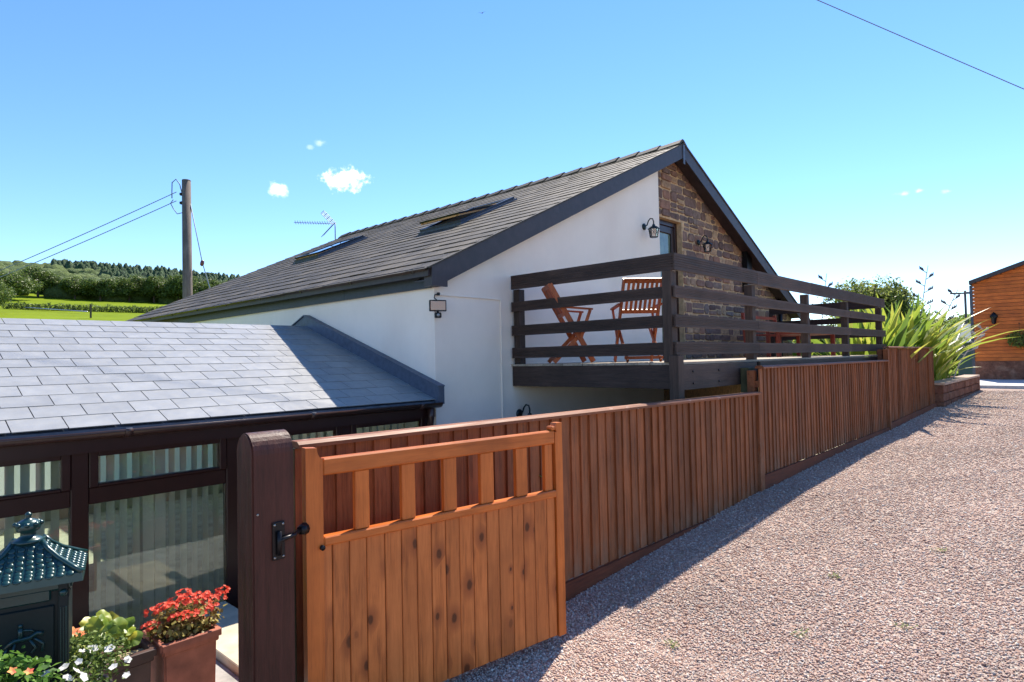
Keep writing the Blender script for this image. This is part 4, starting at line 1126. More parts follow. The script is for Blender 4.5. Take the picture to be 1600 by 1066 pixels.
q = M('begonia_big_leaf', .42); c = q.ramp(q.math('ADD', q.math('MULTIPLY', q.rnd(), .6), q.math('MULTIPLY', q.noise(16, q.vec((1, 1, 1)), 4), .45)), [(.1, (.07, .13, .02)), (.4, (.20, .30, .03)), (.7, (.42, .45, .04)), (.95, (.38, .17, .03))]); q.col(c)
tr = q.n.new('ShaderNodeBsdfTranslucent'); q.L(c, tr.inputs[0]); mx = q.n.new('ShaderNodeMixShader'); mx.inputs[0].default_value = .35
q.L(q.b.outputs[0], mx.inputs[1]); q.L(tr.outputs[0], mx.inputs[2]); q.L(mx.outputs[0], q.n['Material Output'].inputs[0]); BIGM = q.m
for l_ in BIGL: l_.materials.append(BIGM)
for k in range(52):
    x_, y_ = rng.uniform(-.19, .13), rng.uniform(-.09, .07); z_ = .04 + .19 * (1 - ((x_ + .03) / .22) ** 2) * rng.uniform(.4, 1.15)
    o = obj('leaf', BIGL[k % 4], None, be, (x_, y_, z_), rot=(R(rng.uniform(10, 65)), R(rng.uniform(-30, 30)), rng.uniform(-.7, .7)), local=True); o.scale = [rng.uniform(.65, 1.1)] * 3
obj('flower', flowers(1, 0, 0, 0, .002, .002, .002, .045, 77, 7), PINK, be, (-.17, -.03, .23), local=True)
obj('flower', flowers(1, 0, 0, 0, .002, .002, .002, .035, 78, 6), PINK, be, (-.14, -.05, .215), local=True)
ptp = root('flower_tub', (.70, 3.30, -.40), 'dark round tub of white petunias below the post box', 'plant pot')
obj('shell', lathe([(.09, 0), (.12, .56), (.13, .57), (.13, .60), (.11, .60), (.105, .56)], 18), plain('dark_pot_glaze', (.03, .02, .018), .35), ptp, (0, 0, 0), local=True)
pe = root('petunia', (.71, 3.27, .22), 'trailing plant with small white flowers in front of the post box', 'plant')
obj('foliage', leaf_cloud([((0, 0, .05), (.17, .14, .09)), ((.07, .05, .10), (.13, .1, .09)), ((-.08, -.05, -.02), (.10, .10, .09)), ((.0, .08, .12), (.12, .08, .09))], 2200, .0105, 9, .5, .3), PETL, pe, (0, 0, 0), local=True)
for k in range(34):
    a = rng.uniform(0, 6.283); e = rng.uniform(-.35, 1.2); p_ = (.17 * math.cos(a) * math.cos(e), -.04 + .14 * math.sin(a) * math.cos(e), .02 + .13 * math.sin(e))
    obj('flower', flowers(1, 0, 0, 0, .002, .002, .002, .020, 300 + k, 5, .80), WHITE, pe, p_, local=True)
tub2 = root('flower_tub', (.44, 3.08, -.40), 'tall dark tub at the left corner under the bedding plant', 'plant pot')
obj('shell', lathe([(.09, 0), (.12, .66), (.13, .67), (.13, .70), (.11, .70), (.105, .66)], 18), plain('tall_pot_glaze', (.03, .02, .018), .35), tub2, (0, 0, 0), local=True)
lp = root('leafy_bedding_plant', (.44, 3.08, .36), 'dark leafy bedding plant at the foot of the post box, left corner', 'plant')
obj('foliage', leaf_cloud([((0, 0, .0), (.16, .13, .13)), ((-.05, .05, .07), (.12, .1, .09)), ((.0, 0, -.25), (.16, .14, .2))], 1500, .017, 19, .5, .3), leafmat('bedding_leaf', (.05, .12, .02), (.09, .20, .03), (.16, .30, .05), .3), lp, (0, 0, 0), local=True)
for k in range(3): obj('flower', flowers(1, 0, 0, 0, .002, .002, .002, .02, 340 + k), PINK, lp, (-.06 + .05 * k, -.08, .13 - .02 * k), local=True)

# plants inside the fence (their reflections show in the conservatory glass)
for i, (x_, y_, s_p, lb) in enumerate(((2.15, 2.95, .9, 'rounded green shrub against the inner side of the nearest fence, by the gate post'), (3.15, 2.98, 1.1, 'taller green shrub against the inner side of the nearest fence'))):
    t = root('garden_shrub', (x_, y_, -.345), lb, 'shrub'); obj('foliage', leaf_cloud([((0, 0, .5 * s_p), (.28, .2, .42 * s_p)), ((.1, .0, .85 * s_p), (.2, .18, .25 * s_p))], 1400, .03, 50 + i, .6, .3), LEAFB, t, (0, 0, 0), local=True)
    obj('blossom', flowers(26, 0, .05, .62 * s_p, .3, .22, .45 * s_p, .035, 60 + i), RED, t, (0, 0, 0), local=True, kind='stuff')

# ------------------------------------------------------------------ lanterns, floodlight
def lantern(x, y, z, label, s=1.0, group='wall lanterns on the house'):
    L = root('wall_lantern', (x, y, z), label, 'lantern', group)
    P = lambda nm, me, mt, loc=(0, 0, 0), rot=(0, 0, 0), par=None: obj(nm, me, mt, par or L, loc, rot, local=True)
    P('back_plate', lathe([(.048, 0), (.048, .012), (.030, .022), (0, .024)], 16), BRONZE, (-.09, .0, .02), (R(90), 0, 0)) if False else P('back_plate', lathe([(.055, 0), (.055, .012), (.034, .024), (0, .026)], 16), BRONZE, (0, 0, .05), (R(90), 0, 0))
    P('bracket', tube([(0, -.02, .05), (0, -.06, .07), (0, -.085, .13), (0, -.12, .165), (0, -.165, .155), (0, -.18, .11), (0, -.18, .07)], .010, 8), BRONZE)
    P('hood', lathe([(.098, 0), (.095, .008), (.055, .040), (.028, .052), (.022, .075), (.008, .085), (0, .086)], 6, False), BRONZE, (0, -.18, -.015))
    bm = bmesh.new()
    for k in range(6):
        a = k * math.pi / 3; tube_bm(bm, [(.080 * math.cos(a), .080 * math.sin(a), 0), (.060 * math.cos(a), .060 * math.sin(a), -.13)], .005, 5)
        a2 = a + math.pi / 3
        tube_bm(bm, [(.060 * math.cos(a), .060 * math.sin(a), -.13), (.060 * math.cos(a2), .060 * math.sin(a2), -.13)], .006, 5)
        tube_bm(bm, [(.079 * math.cos(a), .079 * math.sin(a), -.01), (.066 * math.cos(a2), .066 * math.sin(a2), -.10)], .0025, 4)
        tube_bm(bm, [(.079 * math.cos(a2), .079 * math.sin(a2), -.01), (.066 * math.cos(a), .066 * math.sin(a), -.10)], .0025, 4)
    P('cage', bm_mesh(bm), BRONZE, (0, -.18, -.015))
    P('glass', lathe([(.056, -.128), (.076, -.004)], 6, False), LAMPGLASS, (0, -.18, -.015))
    P('bulb', lathe([(0, -.09), (.02, -.08), (.024, -.06), (.014, -.03), (.013, 0)], 10), plain('bulb_white', (.75, .75, .7), .3), (0, -.18, -.015))
    return L
lantern(8.90, 5.348, 3.66, 'dark wall lantern on the white render beside the door')
lantern(11.05, 5.470, 3.68, 'dark wall lantern on the stone gable right of the door')
lantern(5.80, 5.348, .86, 'lowest wall lantern, only its top showing above the fence below the balcony')
fl_ = root('floodlight', (4.47, 5.33, 2.20), 'small black floodlight with sensor on the corner of the white house under the eave', 'floodlight', rz=R(-28))
obj('housing', matmesh(box(.19, .035, .125, .006), BLACK), None, fl_, (.0, -.055, 0), local=True)
obj('reflector', matmesh(box(.165, .004, .10, .001), plain('floodlight_reflector', (.75, .42, .28), .45, .2)), None, fl_, (.0, -.0745, 0), local=True)
obj('lens', matmesh(box(.165, .003, .10, .001), glassmat('floodlight_lens', (.95, .93, .9), .0)), None, fl_, (.0, -.079, 0), local=True)
obj('sensor', matmesh(box(.075, .045, .06, .008), BLACK), None, fl_, (.0, -.055, -.105), local=True)
obj('sensor_eye', lathe([(0, .012), (.012, .010), (.018, 0)], 12), plain('grey_plastic', (.3, .3, .3), .4), fl_, (0, -.078, -.105), (R(90), 0, 0), local=True)
obj('neck', tube([(0, -.055, -.06), (0, -.055, -.08)], .012, 8), BLACK, fl_, (0, 0, 0), local=True)
obj('cable', tube([(0, -.03, .06), (-.03, -.02, .09), (-.02, 0, .125), (.01, .005, .13)], .006, 6), BLACK, fl_, (0, 0, 0), local=True)
obj('cable_box', matmesh(box(.035, .03, .035, .006), BLACK), None, fl_, (.02, -.005, .135), local=True)

# ------------------------------------------------------------------ balcony furniture
def folding_chair(x, y, z, rz, label, fwidth=.44, group='folding wooden balcony chairs'):
    t = root('folding_chair', (x, y, z), label, 'chair', group, rz)
    w2 = fwidth / 2
    for s in (-1, 1):
        obj('back_stile', bars([((s * w2, .30, .93), (s * w2, -.20, .015), .06, .022, (0, 1, 0))]), FURN, t, (0, 0, 0), local=True)
        obj('leg', bars([((s * (w2 - .03), .26, .015), (s * (w2 - .03), -.16, .44), .045, .022, (0, 1, 0))]), FURN, t, (0, 0, 0), local=True)
        obj('seat_rail', bars([((s * (w2 - .055), -.22, .45), (s * (w2 - .055), .20, .41), .035, .02, (0, 0, 1))]), FURN, t, (0, 0, 0), local=True)
        obj('armrest', bars([((s * (w2 + .02), -.20, .63), (s * (w2 + .02), .17, .66), .045, .02, (1, 0, 0))]), FURN, t, (0, 0, 0), local=True)
        obj('arm_support', bars([((s * (w2 + .02), -.17, .62), (s * (w2 + .005), -.06, .30), .035, .02, (0, 1, 0))]), FURN, t, (0, 0, 0), local=True)
    obj('top_rail', bars([((-w2, .30, .91), (w2, .30, .91), .055, .022, (0, .5, 1))]), FURN, t, (0, 0, 0), local=True)
    obj('lower_rail', bars([((-w2, .12, .58), (w2, .12, .58), .045, .022, (0, .5, 1))]), FURN, t, (0, 0, 0), local=True)
    obj('stretcher', bars([((-w2, .24, .05), (w2, .24, .05), .035, .018)]), FURN, t, (0, 0, 0), local=True)
    obj('stretcher', bars([((-w2, -.16, .09), (w2, -.16, .09), .035, .018)]), FURN, t, (0, 0, 0), local=True)
    for k in range(7):
        xx = -w2 + .06 + k * (fwidth - .12) / 6
        obj('back_slat', bars([((xx, .29, .89), (xx, .125, .595), .030, .010, (1, 0, 0))]), FURN, t, (0, 0, 0), local=True)
    for k in range(8):
        yy = -.215 + k * .056
        obj('seat_slat', bars([((-w2 + .03, yy, .47 - k * .004), (w2 - .03, yy, .47 - k * .004), .010, .040, (0, 0, 1))]), FURN, t, (0, 0, 0), local=True)
    return t
DZ = 1.533
folding_chair(5.98, 4.62, DZ, R(47 + 3 - 0), 'folding wooden chair seen side-on at the wall end of the balcony')
folding_chair(6.28, 3.90, DZ, R(228 - 180 - 5 + 95), 'slatted wooden folding chair facing the corner post of the balcony')
# red bench and table at the far end
def bench(x, y, z, rz, L_, label):
    t = root('garden_bench', (x, y, z), label, 'bench', None, rz)
    for k in range(4): obj('back_slat', bars([((-L_ / 2, .22 + k * .012, .52 + k * .09), (L_ / 2, .22 + k * .012, .52 + k * .09), .06, .02, (0, 0, 1))]), REDF, t, (0, 0, 0), local=True)
    for k in range(4): obj('seat_slat', bars([((-L_ / 2, -.2 + k * .11, .42), (L_ / 2, -.2 + k * .11, .42), .02, .09, (0, 0, 1))]), REDF, t, (0, 0, 0), local=True)
    for s in (-1, 1):
        obj('leg', bars([((s * (L_ / 2 - .05), .2, 0), (s * (L_ / 2 - .05), .27, .86), .06, .06, (0, 1, 0))]), REDF, t, (0, 0, 0), local=True)
        obj('leg', bars([((s * (L_ / 2 - .05), -.2, 0), (s * (L_ / 2 - .05), -.2, .62), .06, .06, (0, 1, 0))]), REDF, t, (0, 0, 0), local=True)
        obj('armrest', bars([((s * (L_ / 2 - .05), -.25, .63), (s * (L_ / 2 - .05), .24, .64), .06, .03, (1, 0, 0))]), REDF, t, (0, 0, 0), local=True)
    return t
bench(12.6, 4.70, DZ, 0, 1.7, 'red-brown slatted bench against the far end of the balcony')
t = root('garden_table', (12.2, 3.95, DZ), 'long red-brown wooden table at the far end of the balcony', 'table')
for k in range(5): obj('top_plank', matmesh(box(1.7, .13, .03, .004), REDF), None, t, (0, -.28 + k * .14, .50), local=True)
for sx in (-.7, .7):
    for sy in (-.25, .25): obj('leg', matmesh(box(.07, .07, .48, .004), REDF), None, t, (sx, sy, .24), local=True)
obj('apron', matmesh(box(1.5, .5, .08, .0), REDF), None, t, (0, 0, .44), local=True)

# ------------------------------------------------------------------ planter wall, flax, barn
pw = root('planter_wall', (17.36, 2.8, .2), 'low reddish stone planter wall at the end of the fence', 'wall')
def blockwall(par, x0, x1, yf, z0, z1, n_, rows_):
    for r0 in range(rows_):
        x = x0
        while x < x1 - .05:
            L_ = min(rng.uniform(.28, .6), x1 - x); h = (z1 - z0) / rows_
            d = rng.uniform(0, .03)
            me = box(L_ - .014, .30, h - .012, .018, cache=False); me.materials.append(REDSTONE)
            obj('stone', me, None, par, (x + L_ / 2, yf + .15 - d, z0 + h * (r0 + .5)))
            x += L_
blockwall(pw, 17.36, 23.2, 2.66, .20, .78, 0, 3)
bx('backing', REDSTONE, pw, 17.37, 23.16, 2.70, 2.94, .1, .76)
COPE = plain('pale_coping_stone', (.42, .30, .22), .9, nz=.3)
k = 17.36
while k < 23.1:
    L_ = rng.uniform(.5, .9); L_ = min(L_, 23.26 - k)
    bx('coping_stone', COPE, pw, k, k + L_ - .01, 2.62, 3.0, .781, .84, .01); k += L_
blockwall_end = bx('end_stone', REDSTONE, pw, 23.20, 23.5, 2.66, 4.7, .25, .78, .02)
def blade(L_, bend, wd, seed):
    k = 7; v = []; f = []
    for i in range(k + 1):
        t = i / k; a = bend * t * t; x_ = L_ * (t * math.sin(bend * t * .8)); z_ = L_ * t * math.cos(bend * t * .62)
        w_ = wd * (1 - t ** 2.2) * (.7 + .6 * t if t < .5 else 1.0)
        v += [(x_, -w_ / 2, z_ + w_ * .25), (x_, 0, z_), (x_, w_ / 2, z_ + w_ * .25)]
    for i in range(k):
        b = i * 3; f += [(b, b + 1, b + 4, b + 3), (b + 1, b + 2, b + 5, b + 4)]
    me = mesh('blade', v, f); me.materials.append(FLAX); return me
BL = [blade(1.0, b, .10, i) for i, b in enumerate((.12, .25, .45, .7, 1.05, 1.5))]
flaxes = [(15.6, 3.75, .35, 2.45, 100, .04, 'upright yellow-green flax clump just beyond the balcony end'), (17.2, 3.6, .58, 2.45, 130, .08, 'largest green flax clump above the farthest fence section'),
          (19.1, 3.55, .60, 2.3, 130, .16, 'spreading flax clump in the middle of the stone planter'), (20.8, 3.6, .60, 1.65, 120, .16, 'low arching flax clump at the far end of the stone planter'),
          (16.4, 6.2, .0, 2.2, 70, .1, 'flax clump behind the balcony end rail, nearest the house')]
for i, (x_, y_, z_, h_, nn_, sp_, lb) in enumerate(flaxes):
    t = root('flax_plant', (x_, y_, z_), lb, 'plant', 'flax plants along the planter')
    for k in range(nn_):
        a = rng.uniform(0, 6.283); m_ = rng.choice(BL[:4] if rng.random() > sp_ else BL[2:5])
        ti = rng.uniform(0, .26 + sp_ * .6)
        o = obj('leaf', m_, None, t, (rng.uniform(-.45, .45), rng.uniform(-.45, .45), -.05), local=True)
        q_ = Matrix.Rotation(a, 3, 'Z') @ Matrix.Rotation(ti, 3, 'Y') @ Matrix.Rotation(rng.uniform(-.4, .4), 3, 'Z')
        o.rotation_euler = q_.to_euler(); sc_ = h_ * rng.uniform(.6, 1.08); o.scale = (sc_, sc_ * 1.15, sc_)
# flower stalks of the flax
def stalk(x, y, z, h, lx, ly, label, dark=True):
    t = root('flax_flower_stalk', (x, y, z), label, 'plant', 'flax flower stalks')
    r_ = random.Random(int(x * 100)); mt = STALK if dark else STALKP
    pts = [(lx * (i / 8) ** 1.5, ly * (i / 8) ** 1.5, h * i / 8) for i in range(9)]
    obj('stem', tube(pts, [.018 - .0015 * i for i in range(9)], 6), mt, t, (0, 0, 0), local=True)
    for i in range(9):
        q_ = .50 + .055 * i; px_ = lx * q_ ** 1.5; py_ = ly * q_ ** 1.5; pz_ = h * q_; sd_ = 1 if i % 2 else -1; L_ = .30 * (1 - .06 * i)
        sx_, sy_ = .685 * sd_ * L_, -.73 * sd_ * L_
        bm = bmesh.new(); tube_bm(bm, [(px_, py_, pz_), (px_ + sx_ * .5, py_ + sy_ * .5, pz_ + .05), (px_ + sx_, py_ + sy_, pz_ + .10)], [.010, .008, .008], 5)
        for j in range(3):
            b_ = .55 + j * .22; c0 = Vector((px_ + sx_ * b_, py_ + sy_ * b_, pz_ + .055 + .02 * j)); tube_bm(bm, [c0, c0 + Vector((sx_ * .12, sy_ * .12, .08))], [.022, .008], 5)
        obj('seed_spray', bm_mesh(bm), mt, t, (0, 0, 0), local=True)
STALK = plain('dark_seed_stalk', (.05, .035, .045), .7); STALKP = plain('pale_seed_stalk', (.42, .36, .33), .7)
stalk(18.0, 3.30, .7, 3.0, .35, -.28, 'tallest dark flax flower stalk against the sky left of the barn')
stalk(18.6, 3.2, .7, 2.4, .30, -.70, 'second dark flax flower stalk, beside the barn edge')
stalk(16.4, 5.10, .3, 3.25, .2, -.25, 'dark flax flower stalk seen above the balcony rail')
stalk(20.4, 2.9, .7, 1.5, .9, -.7, 'pale leaning flax flower stalk in front of the barn wall', False)

barn = root('barn', (29.0, 0, .46), 'orange timber clad barn with dark sloping verge at the right edge', 'barn')
BXF = 29.0; BYL = 3.40; BSL = -.352
def btop(y): return 4.03 + (BYL - y) * .352
obj('core_wall', prism([(BYL - .05, .46), (-5.9, .46), (-5.9, btop(-1.2) + (-1.2 + 5.9) * -.352), (-1.2, btop(-1.2) - .02), (BYL - .05, btop(BYL - .05) - .02)], BXF + .03, BXF + 9, 'YZ'), BARK, barn)  # dark core colour stands in for shadow between the cladding boards
z = 1.15
while z < 5.6:
    ya = BYL if z + .0 < 4.03 else BYL - (z + .0 - 4.03) / .352
    yb = -6.0 if z < 4 else -5.0
    if ya - yb > .3:
        me = mesh('b', [(0, yb, 0), (0, ya, 0), (0, ya, .122), (0, yb, .122), (-.024, yb, .002), (-.024, ya, .002), (-.010, ya, .122), (-.010, yb, .122)],
                  [(0, 1, 2, 3), (4, 7, 6, 5), (0, 4, 5, 1), (2, 6, 7, 3), (1, 5, 6, 2), (0, 3, 7, 4)])
        obj('cladding_board', me, BARNW, barn, (BXF + .02, 0, z))
    z += .133
bx('plinth', REDSTONE, barn, BXF - .03, BXF + .029, -6, BYL, .46, 1.145)
bx('corner_trim', BLUEGREY, barn, BXF - .03, BXF + .06, BYL + .001, BYL + .09, .46, 4.0)
obj('roof', prism([(BYL + .07, btop(BYL + .07) + .02), (-1.2, btop(-1.2) + .02), (-6.5, btop(-1.2) - 5.3 * .352), (-6.5, btop(-1.2) - 5.3 * .352 + .12), (-1.2, btop(-1.2) + .16), (BYL + .07, btop(BYL + .07) + .16)], BXF - .25, BXF + 9, 'YZ'), BARGE, barn)
obj('wall_lamp', lathe([(0, -.22), (.07, -.18), (.09, 0), (.13, .08), (.05, .2), (0, .24)], 8), BLACK, barn, (BXF - .12, 2.78, 2.72))
hb = root('hanging_basket', (BXF - .3, 2.05, 1.95), 'green hanging basket on the orange barn wall at the right edge', 'basket')
obj('basket', lathe([(0, -.22), (.16, -.15), (.22, 0)], 12), BARK, hb, (0, 0, 0), local=True)
obj('bracket', bars([((.27, 0, .55), (-.02, 0, .55), .02, .02), ((-.02, 0, .55), (-.02, 0, .0), .01, .01, (1, 0, 0))]), BLACK, hb, (0, 0, 0), local=True)
obj('foliage', leaf_cloud([((0, 0, .05), (.32, .40, .22)), ((0, 0, -.12), (.28, .34, .2))], 700, .05, 33), LEAFA, hb, (0, 0, 0), local=True)

# white-roofed greenhouse beyond
gh = root('greenhouse', (38, 7.1, .3), 'pale white-roofed greenhouse half hidden behind the flax beside the barn', 'greenhouse')
GHW = plain('pale_greenhouse_sheet', (.17, .21, .215), .8, spec=.1)
bx('wall', GHW, gh, 38.3, 44, 4.2, 5.2, .3, 2.0)
obj('roof', prism([(38.0, 1.95), (40.6, 2.95), (43.2, 1.95), (43.2, 1.90), (40.6, 2.90), (38.0, 1.90)], 4.0, 5.4), GHW, gh)
for i in range(3): obj('glazing_bar', bars([((38.0, 4.1 + i * .55, 1.975), (40.6, 4.1 + i * .55, 2.975), .03, .03)]), BLUEGREY, gh)

# trees and hedges beyond
tree('round_tree', 39.5, 9.35, .1, 6.1, 2.3, 'rounded olive-green tree standing beyond the far end of the balcony', n=15000, leaf=.085, seed=4, cz=.62, rzf=.36, k=40)
tree('small_tree', 46, 8.6, .1, 5.0, 1.7, 'smaller feathery tree just right of the round tree', n=7000, leaf=.085, seed=8, cz=.6, k=26)
bush_spots = [(42, 15.5, 3.3, 2.6), (40.5, 6.9, 3.9, 1.6), (44.5, 8.0, 3.8, 1.9), (47.5, 5.9, 4.3, 2.3), (51, 6.6, 4.2, 2.4), (52, 4.2, 4.7, 2.3), (48, 12.0, 4.0, 2.6), (41, 12.5, 3.4, 2.0)]
bl_ = ['broad bush in the hedge line, farthest left, seen through the balcony rails', 'bush directly under the round tree, behind the upright flax', 'bush behind the tallest flax flower stalk', 'bush between the two utility poles on the right',
       'bush behind the right utility pole', 'bush touching the barn corner, rightmost of the hedge line', 'bush behind the round tree trunk', 'bush just left of the round tree']
for i, ((x_, y_, h_, r_), lb) in enumerate(zip(bush_spots, bl_)):
    tree('bush', x_, y_, .1, h_, r_, lb, 'bush', 'bushes beyond the planter', n=5200, leaf=.10, seed=20 + i, cz=.5, trunk=True, mat=LEAFB if i % 2 else LEAFA, rzf=.46, k=20)
lg = root('lawn_hedge', (44, 6.3, .2), 'light green clipped hedge behind the greenhouse roof', 'hedge')
obj('foliage', leaf_cloud([((0, yy, 1.3), (1.0, .9, 1.2)) for yy in np.arange(-3, 4, .8)], 6000, .10, 71), LEAFB, lg, (0, 0, 0), local=True)

# ------------------------------------------------------------------ poles, wires, aerial
up_ = root('utility_pole', (7.08, 20.1, -1.0), 'weathered wooden utility pole rising behind the slate roof on the left', 'utility pole')
obj('pole_shaft', tube([(0, 0, -.5), (-.01, 0, 4.0), (-.03, 0, 8.22)], [.155, .14, .125], 14), POLEW, up_, (0, 0, 0), local=True)
obj('cap', lathe([(.13, 0), (.12, .03), (.05, .05), (0, .055)], 12), POLEW, up_, (-.03, 0, 8.22), local=True)
for zz in (7.82, 7.55):
    obj('insulator', lathe([(.03, -.05), (.05, -.03), (.05, .0), (.03, .02), (.05, .03), (.03, .06)], 10), BLACK, up_, (-.14, .10, zz), (0, R(60), 0), local=True)
obj('jumper_cable', tube([(-.13, .08, 7.85), (-.17, .14, 8.12), (-.25, .22, 8.28), (-.33, .31, 8.18), (-.33, .33, 7.9), (-.33, .33, 7.7)], .016, 6), WIRE, up_, (0, 0, 0), local=True)
obj('jumper_cable', tube([(-.12, .1, 7.25), (-.22, .22, 7.22), (-.30, .30, 7.38), (-.36, .36, 7.55), (-.30, .3, 7.66)], .014, 6), WIRE, up_, (0, 0, 0), local=True)
sw_ = obj('stay_wire', tube([(.03, -.05, 7.72), (.30, -.31, 5.74), (.47, -.46, 4.9), (.8, -.8, 3.0)], .014, 6), WIRE, up_, (0, 0, 0), local=True)
obj('stay_insulator', lathe([(0, -.10), (.05, -.07), (.06, 0), (.05, .07), (0, .10)], 10), plain('brown_porcelain', (.12, .03, .03), .3), up_, (.30, -.31, 5.70), (R(8), R(8), 0), local=True)
def wire(name, a, b, sag, r_, label, group=None):
    a, b = Vector(a), Vector(b); n = 24
    pts = [a.lerp(b, i / n) - Vector((0, 0, 4 * sag * (i / n) * (1 - i / n))) for i in range(n + 1)]
    o = obj(name, tube(pts, r_, 6), WIRE, None); tag(o, label, 'wire', group); return o
da = Vector((3.167, 24.264, 4.812)) - Vector((6.832, 20.275, 6.881)); db = Vector((3.753, 23.635, 4.931)) - Vector((6.833, 20.284, 6.609))
wire('overhead_wire', (6.83, 20.28, 6.88), Vector((6.832, 20.275, 6.881)) + da * 3.2, .25, .012, 'upper of the two wires sloping down left from the utility pole', 'overhead wires')
wire('overhead_wire', (6.83, 20.28, 6.61), Vector((6.833, 20.284, 6.609)) + db * 3.6, .25, .012, 'lower of the two wires sloping down left from the utility pole', 'overhead wires')
dc = Vector((18.022, 1.023, 7.44)) - Vector((14.895, 4.268, 9.497))
wire('overhead_wire', Vector((14.895, 4.268, 9.497)) - dc * 2.2, Vector((14.895, 4.268, 9.497)) + dc * 2.6, .04, .010, 'single wire crossing the sky at the top right corner', 'overhead wires')
for (x_, y_, h_, lb, r_) in ((40.56, 7.82, 4.95, 'short dark pole right of the round tree', .10), (42.87, 5.36, 4.8, 'thin utility pole with a crossarm left of the barn', .06)):
    t = root('distant_pole', (x_, y_, .1), lb, 'pole', 'distant poles'); obj('pole_shaft', tube([(0, 0, 0), (0, 0, h_)], r_, 8), POLEW if r_ < .1 else BARK, t, (0, 0, 0), local=True)
    if 'crossarm' in lb: obj('crossarm', bars([((-.55, .6, h_ - .15), (.55, -.6, h_ - .15), .08, .08)]), BARK, t, (0, 0, 0), local=True)
wire('overhead_wire', (42.87, 5.36, 4.8), (60, -8, 7.5), .3, .02, 'thin wire from the distant crossarm pole to the barn roof', 'overhead wires')

AER = plain('aerial_metal', (.16, .18, .23), .45)
ae = root('tv_aerial', (RX, 16.7, RZ), 'silver television aerial with reflector on the roof ridge', 'aerial')
obj('mast', tube([(0, 0, -.1), (0, 0, .48)], .016, 8), AER, ae, (0, 0, 0), local=True)
AD = Vector((-.79, .83, .0)).normalized(); AS = Vector((.3, -.25, .9)).normalized(); AN = AD.cross(Vector((0, 0, 1))).normalized() * .8 + AD * .45
j0 = Vector((-.02, 0, .44))
obj('boom', tube([j0, j0 + AD * 1.22 + Vector((0, 0, .06))], .010, 6), AER, ae, (0, 0, 0), local=True)
bm = bmesh.new()
for k in range(14):
    c0 = j0 + AD * (.20 + k * .075) + Vector((0, 0, .003 * k + .01)); h_ = .13 - .003 * k
    tube_bm(bm, [c0 - AN * h_ * .9 - Vector((0, 0, .05)), c0 + AN * h_ * .9 + Vector((0, 0, .08))], .010, 5)
obj('director_elements', bm_mesh(bm), AER, ae, (0, 0, 0), local=True)
for s in (-1, 1):
    bm = bmesh.new()
    c0 = j0 + AD * .02; c1 = c0 + Vector((0, 0, s * .36)) + AD * .34 * (1 if s > 0 else 1)
    for e in (-1, -.35, .35, 1): tube_bm(bm, [c0 + AN * .20 * e, c1 + AN * .20 * e], .009, 5)
    for q_ in (.25, .5, .75, 1.0): tube_bm(bm, [c0.lerp(c1, q_) - AN * .22, c0.lerp(c1, q_) + AN * .22], .009, 5)
    obj('reflector_panel', bm_mesh(bm), AER, ae, (0, 0, 0), local=True)

# ------------------------------------------------------------------ hillside
def hz(x, y): return float(hill(np.array(float(x)), np.array(float(y))))
def pol(s, azd):
    """point at distance s along the hill axis and world azimuth azd"""
    r_ = s / math.cos(R(azd - 75.5)); return r_ * math.cos(R(azd)), r_ * math.sin(R(azd))
# individual field-edge trees
edge = [(352, 84.6, 17, 9.5), (340, 82.0, 16, 10), (370, 80.4, 17, 10), (366, 78.2, 13, 7.5), (362, 76.6, 14, 8), (365, 74.7, 15, 8.5), (362, 73.0, 17, 9), (358, 71.3, 18, 9.5), (352, 69.4, 17, 9.5), (362, 67.2, 17, 9), (360, 65.0, 16, 9), (356, 62.6, 16, 9)]
names = ['leftmost', 'second', 'third', 'fourth', 'fifth', 'sixth', 'seventh', 'eighth', 'ninth', 'tenth', 'eleventh', 'twelfth']
for i, (s, a, h_, r_) in enumerate(edge):
    x_, y_ = pol(s, a)
    tree('field_tree', x_, y_, hz(x_, y_) - 1.0, h_, r_, '%s broadleaf tree from the left along the top edge of the field' % names[i], 'tree', 'trees along the field edge', n=9000, leaf=.42, mat=LEAFD, seed=100 + i, cz=.50, rzf=.46, k=18)
bd = [(235, 81.6, 13, 8.0)]
x_, y_ = pol(250, 83.6); tree('field_tree', x_, y_, hz(x_, y_) - 1, 14, 9.5, 'large dark round tree at the left edge of the photo in front of the fields', 'tree', 'trees along the field edge', n=12000, leaf=.30, mat=LEAFD, seed=140, cz=.45, rzf=.5, k=20)
# hedges dividing the fields
def hedge(s0, a0, s1, a1, h_, label, seed):
    r_ = random.Random(seed); n_ = 60; bb = []; x0_, y0_ = pol(s0, a0)
    for i in range(n_):
        t = i / (n_ - 1); x_, y_ = pol(s0 + (s1 - s0) * t, a0 + (a1 - a0) * t); q_ = r_.uniform(.7, 1.2)
        bb.append(((x_ - x0_, y_ - y0_, hz(x_, y_) + h_ * .4 - hz(x0_, y0_)), (1.6, 1.6, h_ * .6 * q_)))
    t = root('hedge', (x0_, y0_, hz(x0_, y0_)), label, 'hedge'); obj('foliage', leaf_cloud(bb, 14000, .26, seed), LEAFD, t, (0, 0, 0), local=True)
hedge(279, 82.2, 258, 62, 2.6, 'dark hedge dividing the two bright green fields on the hillside', 31)
fp = root('field_post', (0, 0, 0), 'lone dark post standing in the lower green field', 'post'); x_, y_ = pol(232, 77.2); fp.location = (x_, y_, hz(x_, y_))
obj('shaft', matmesh(box(.45, .45, 4.2), BARK), None, fp, (0, 0, 2.3), local=True)
fg = root('field_fence', (0, 0, 0), 'pale thin field fence beside the lone post on the hillside', 'fence'); xa_, ya_ = pol(276, 81.2); xb_, yb_ = pol(256, 77.4); fg.location = (xa_, ya_, hz(xa_, ya_))
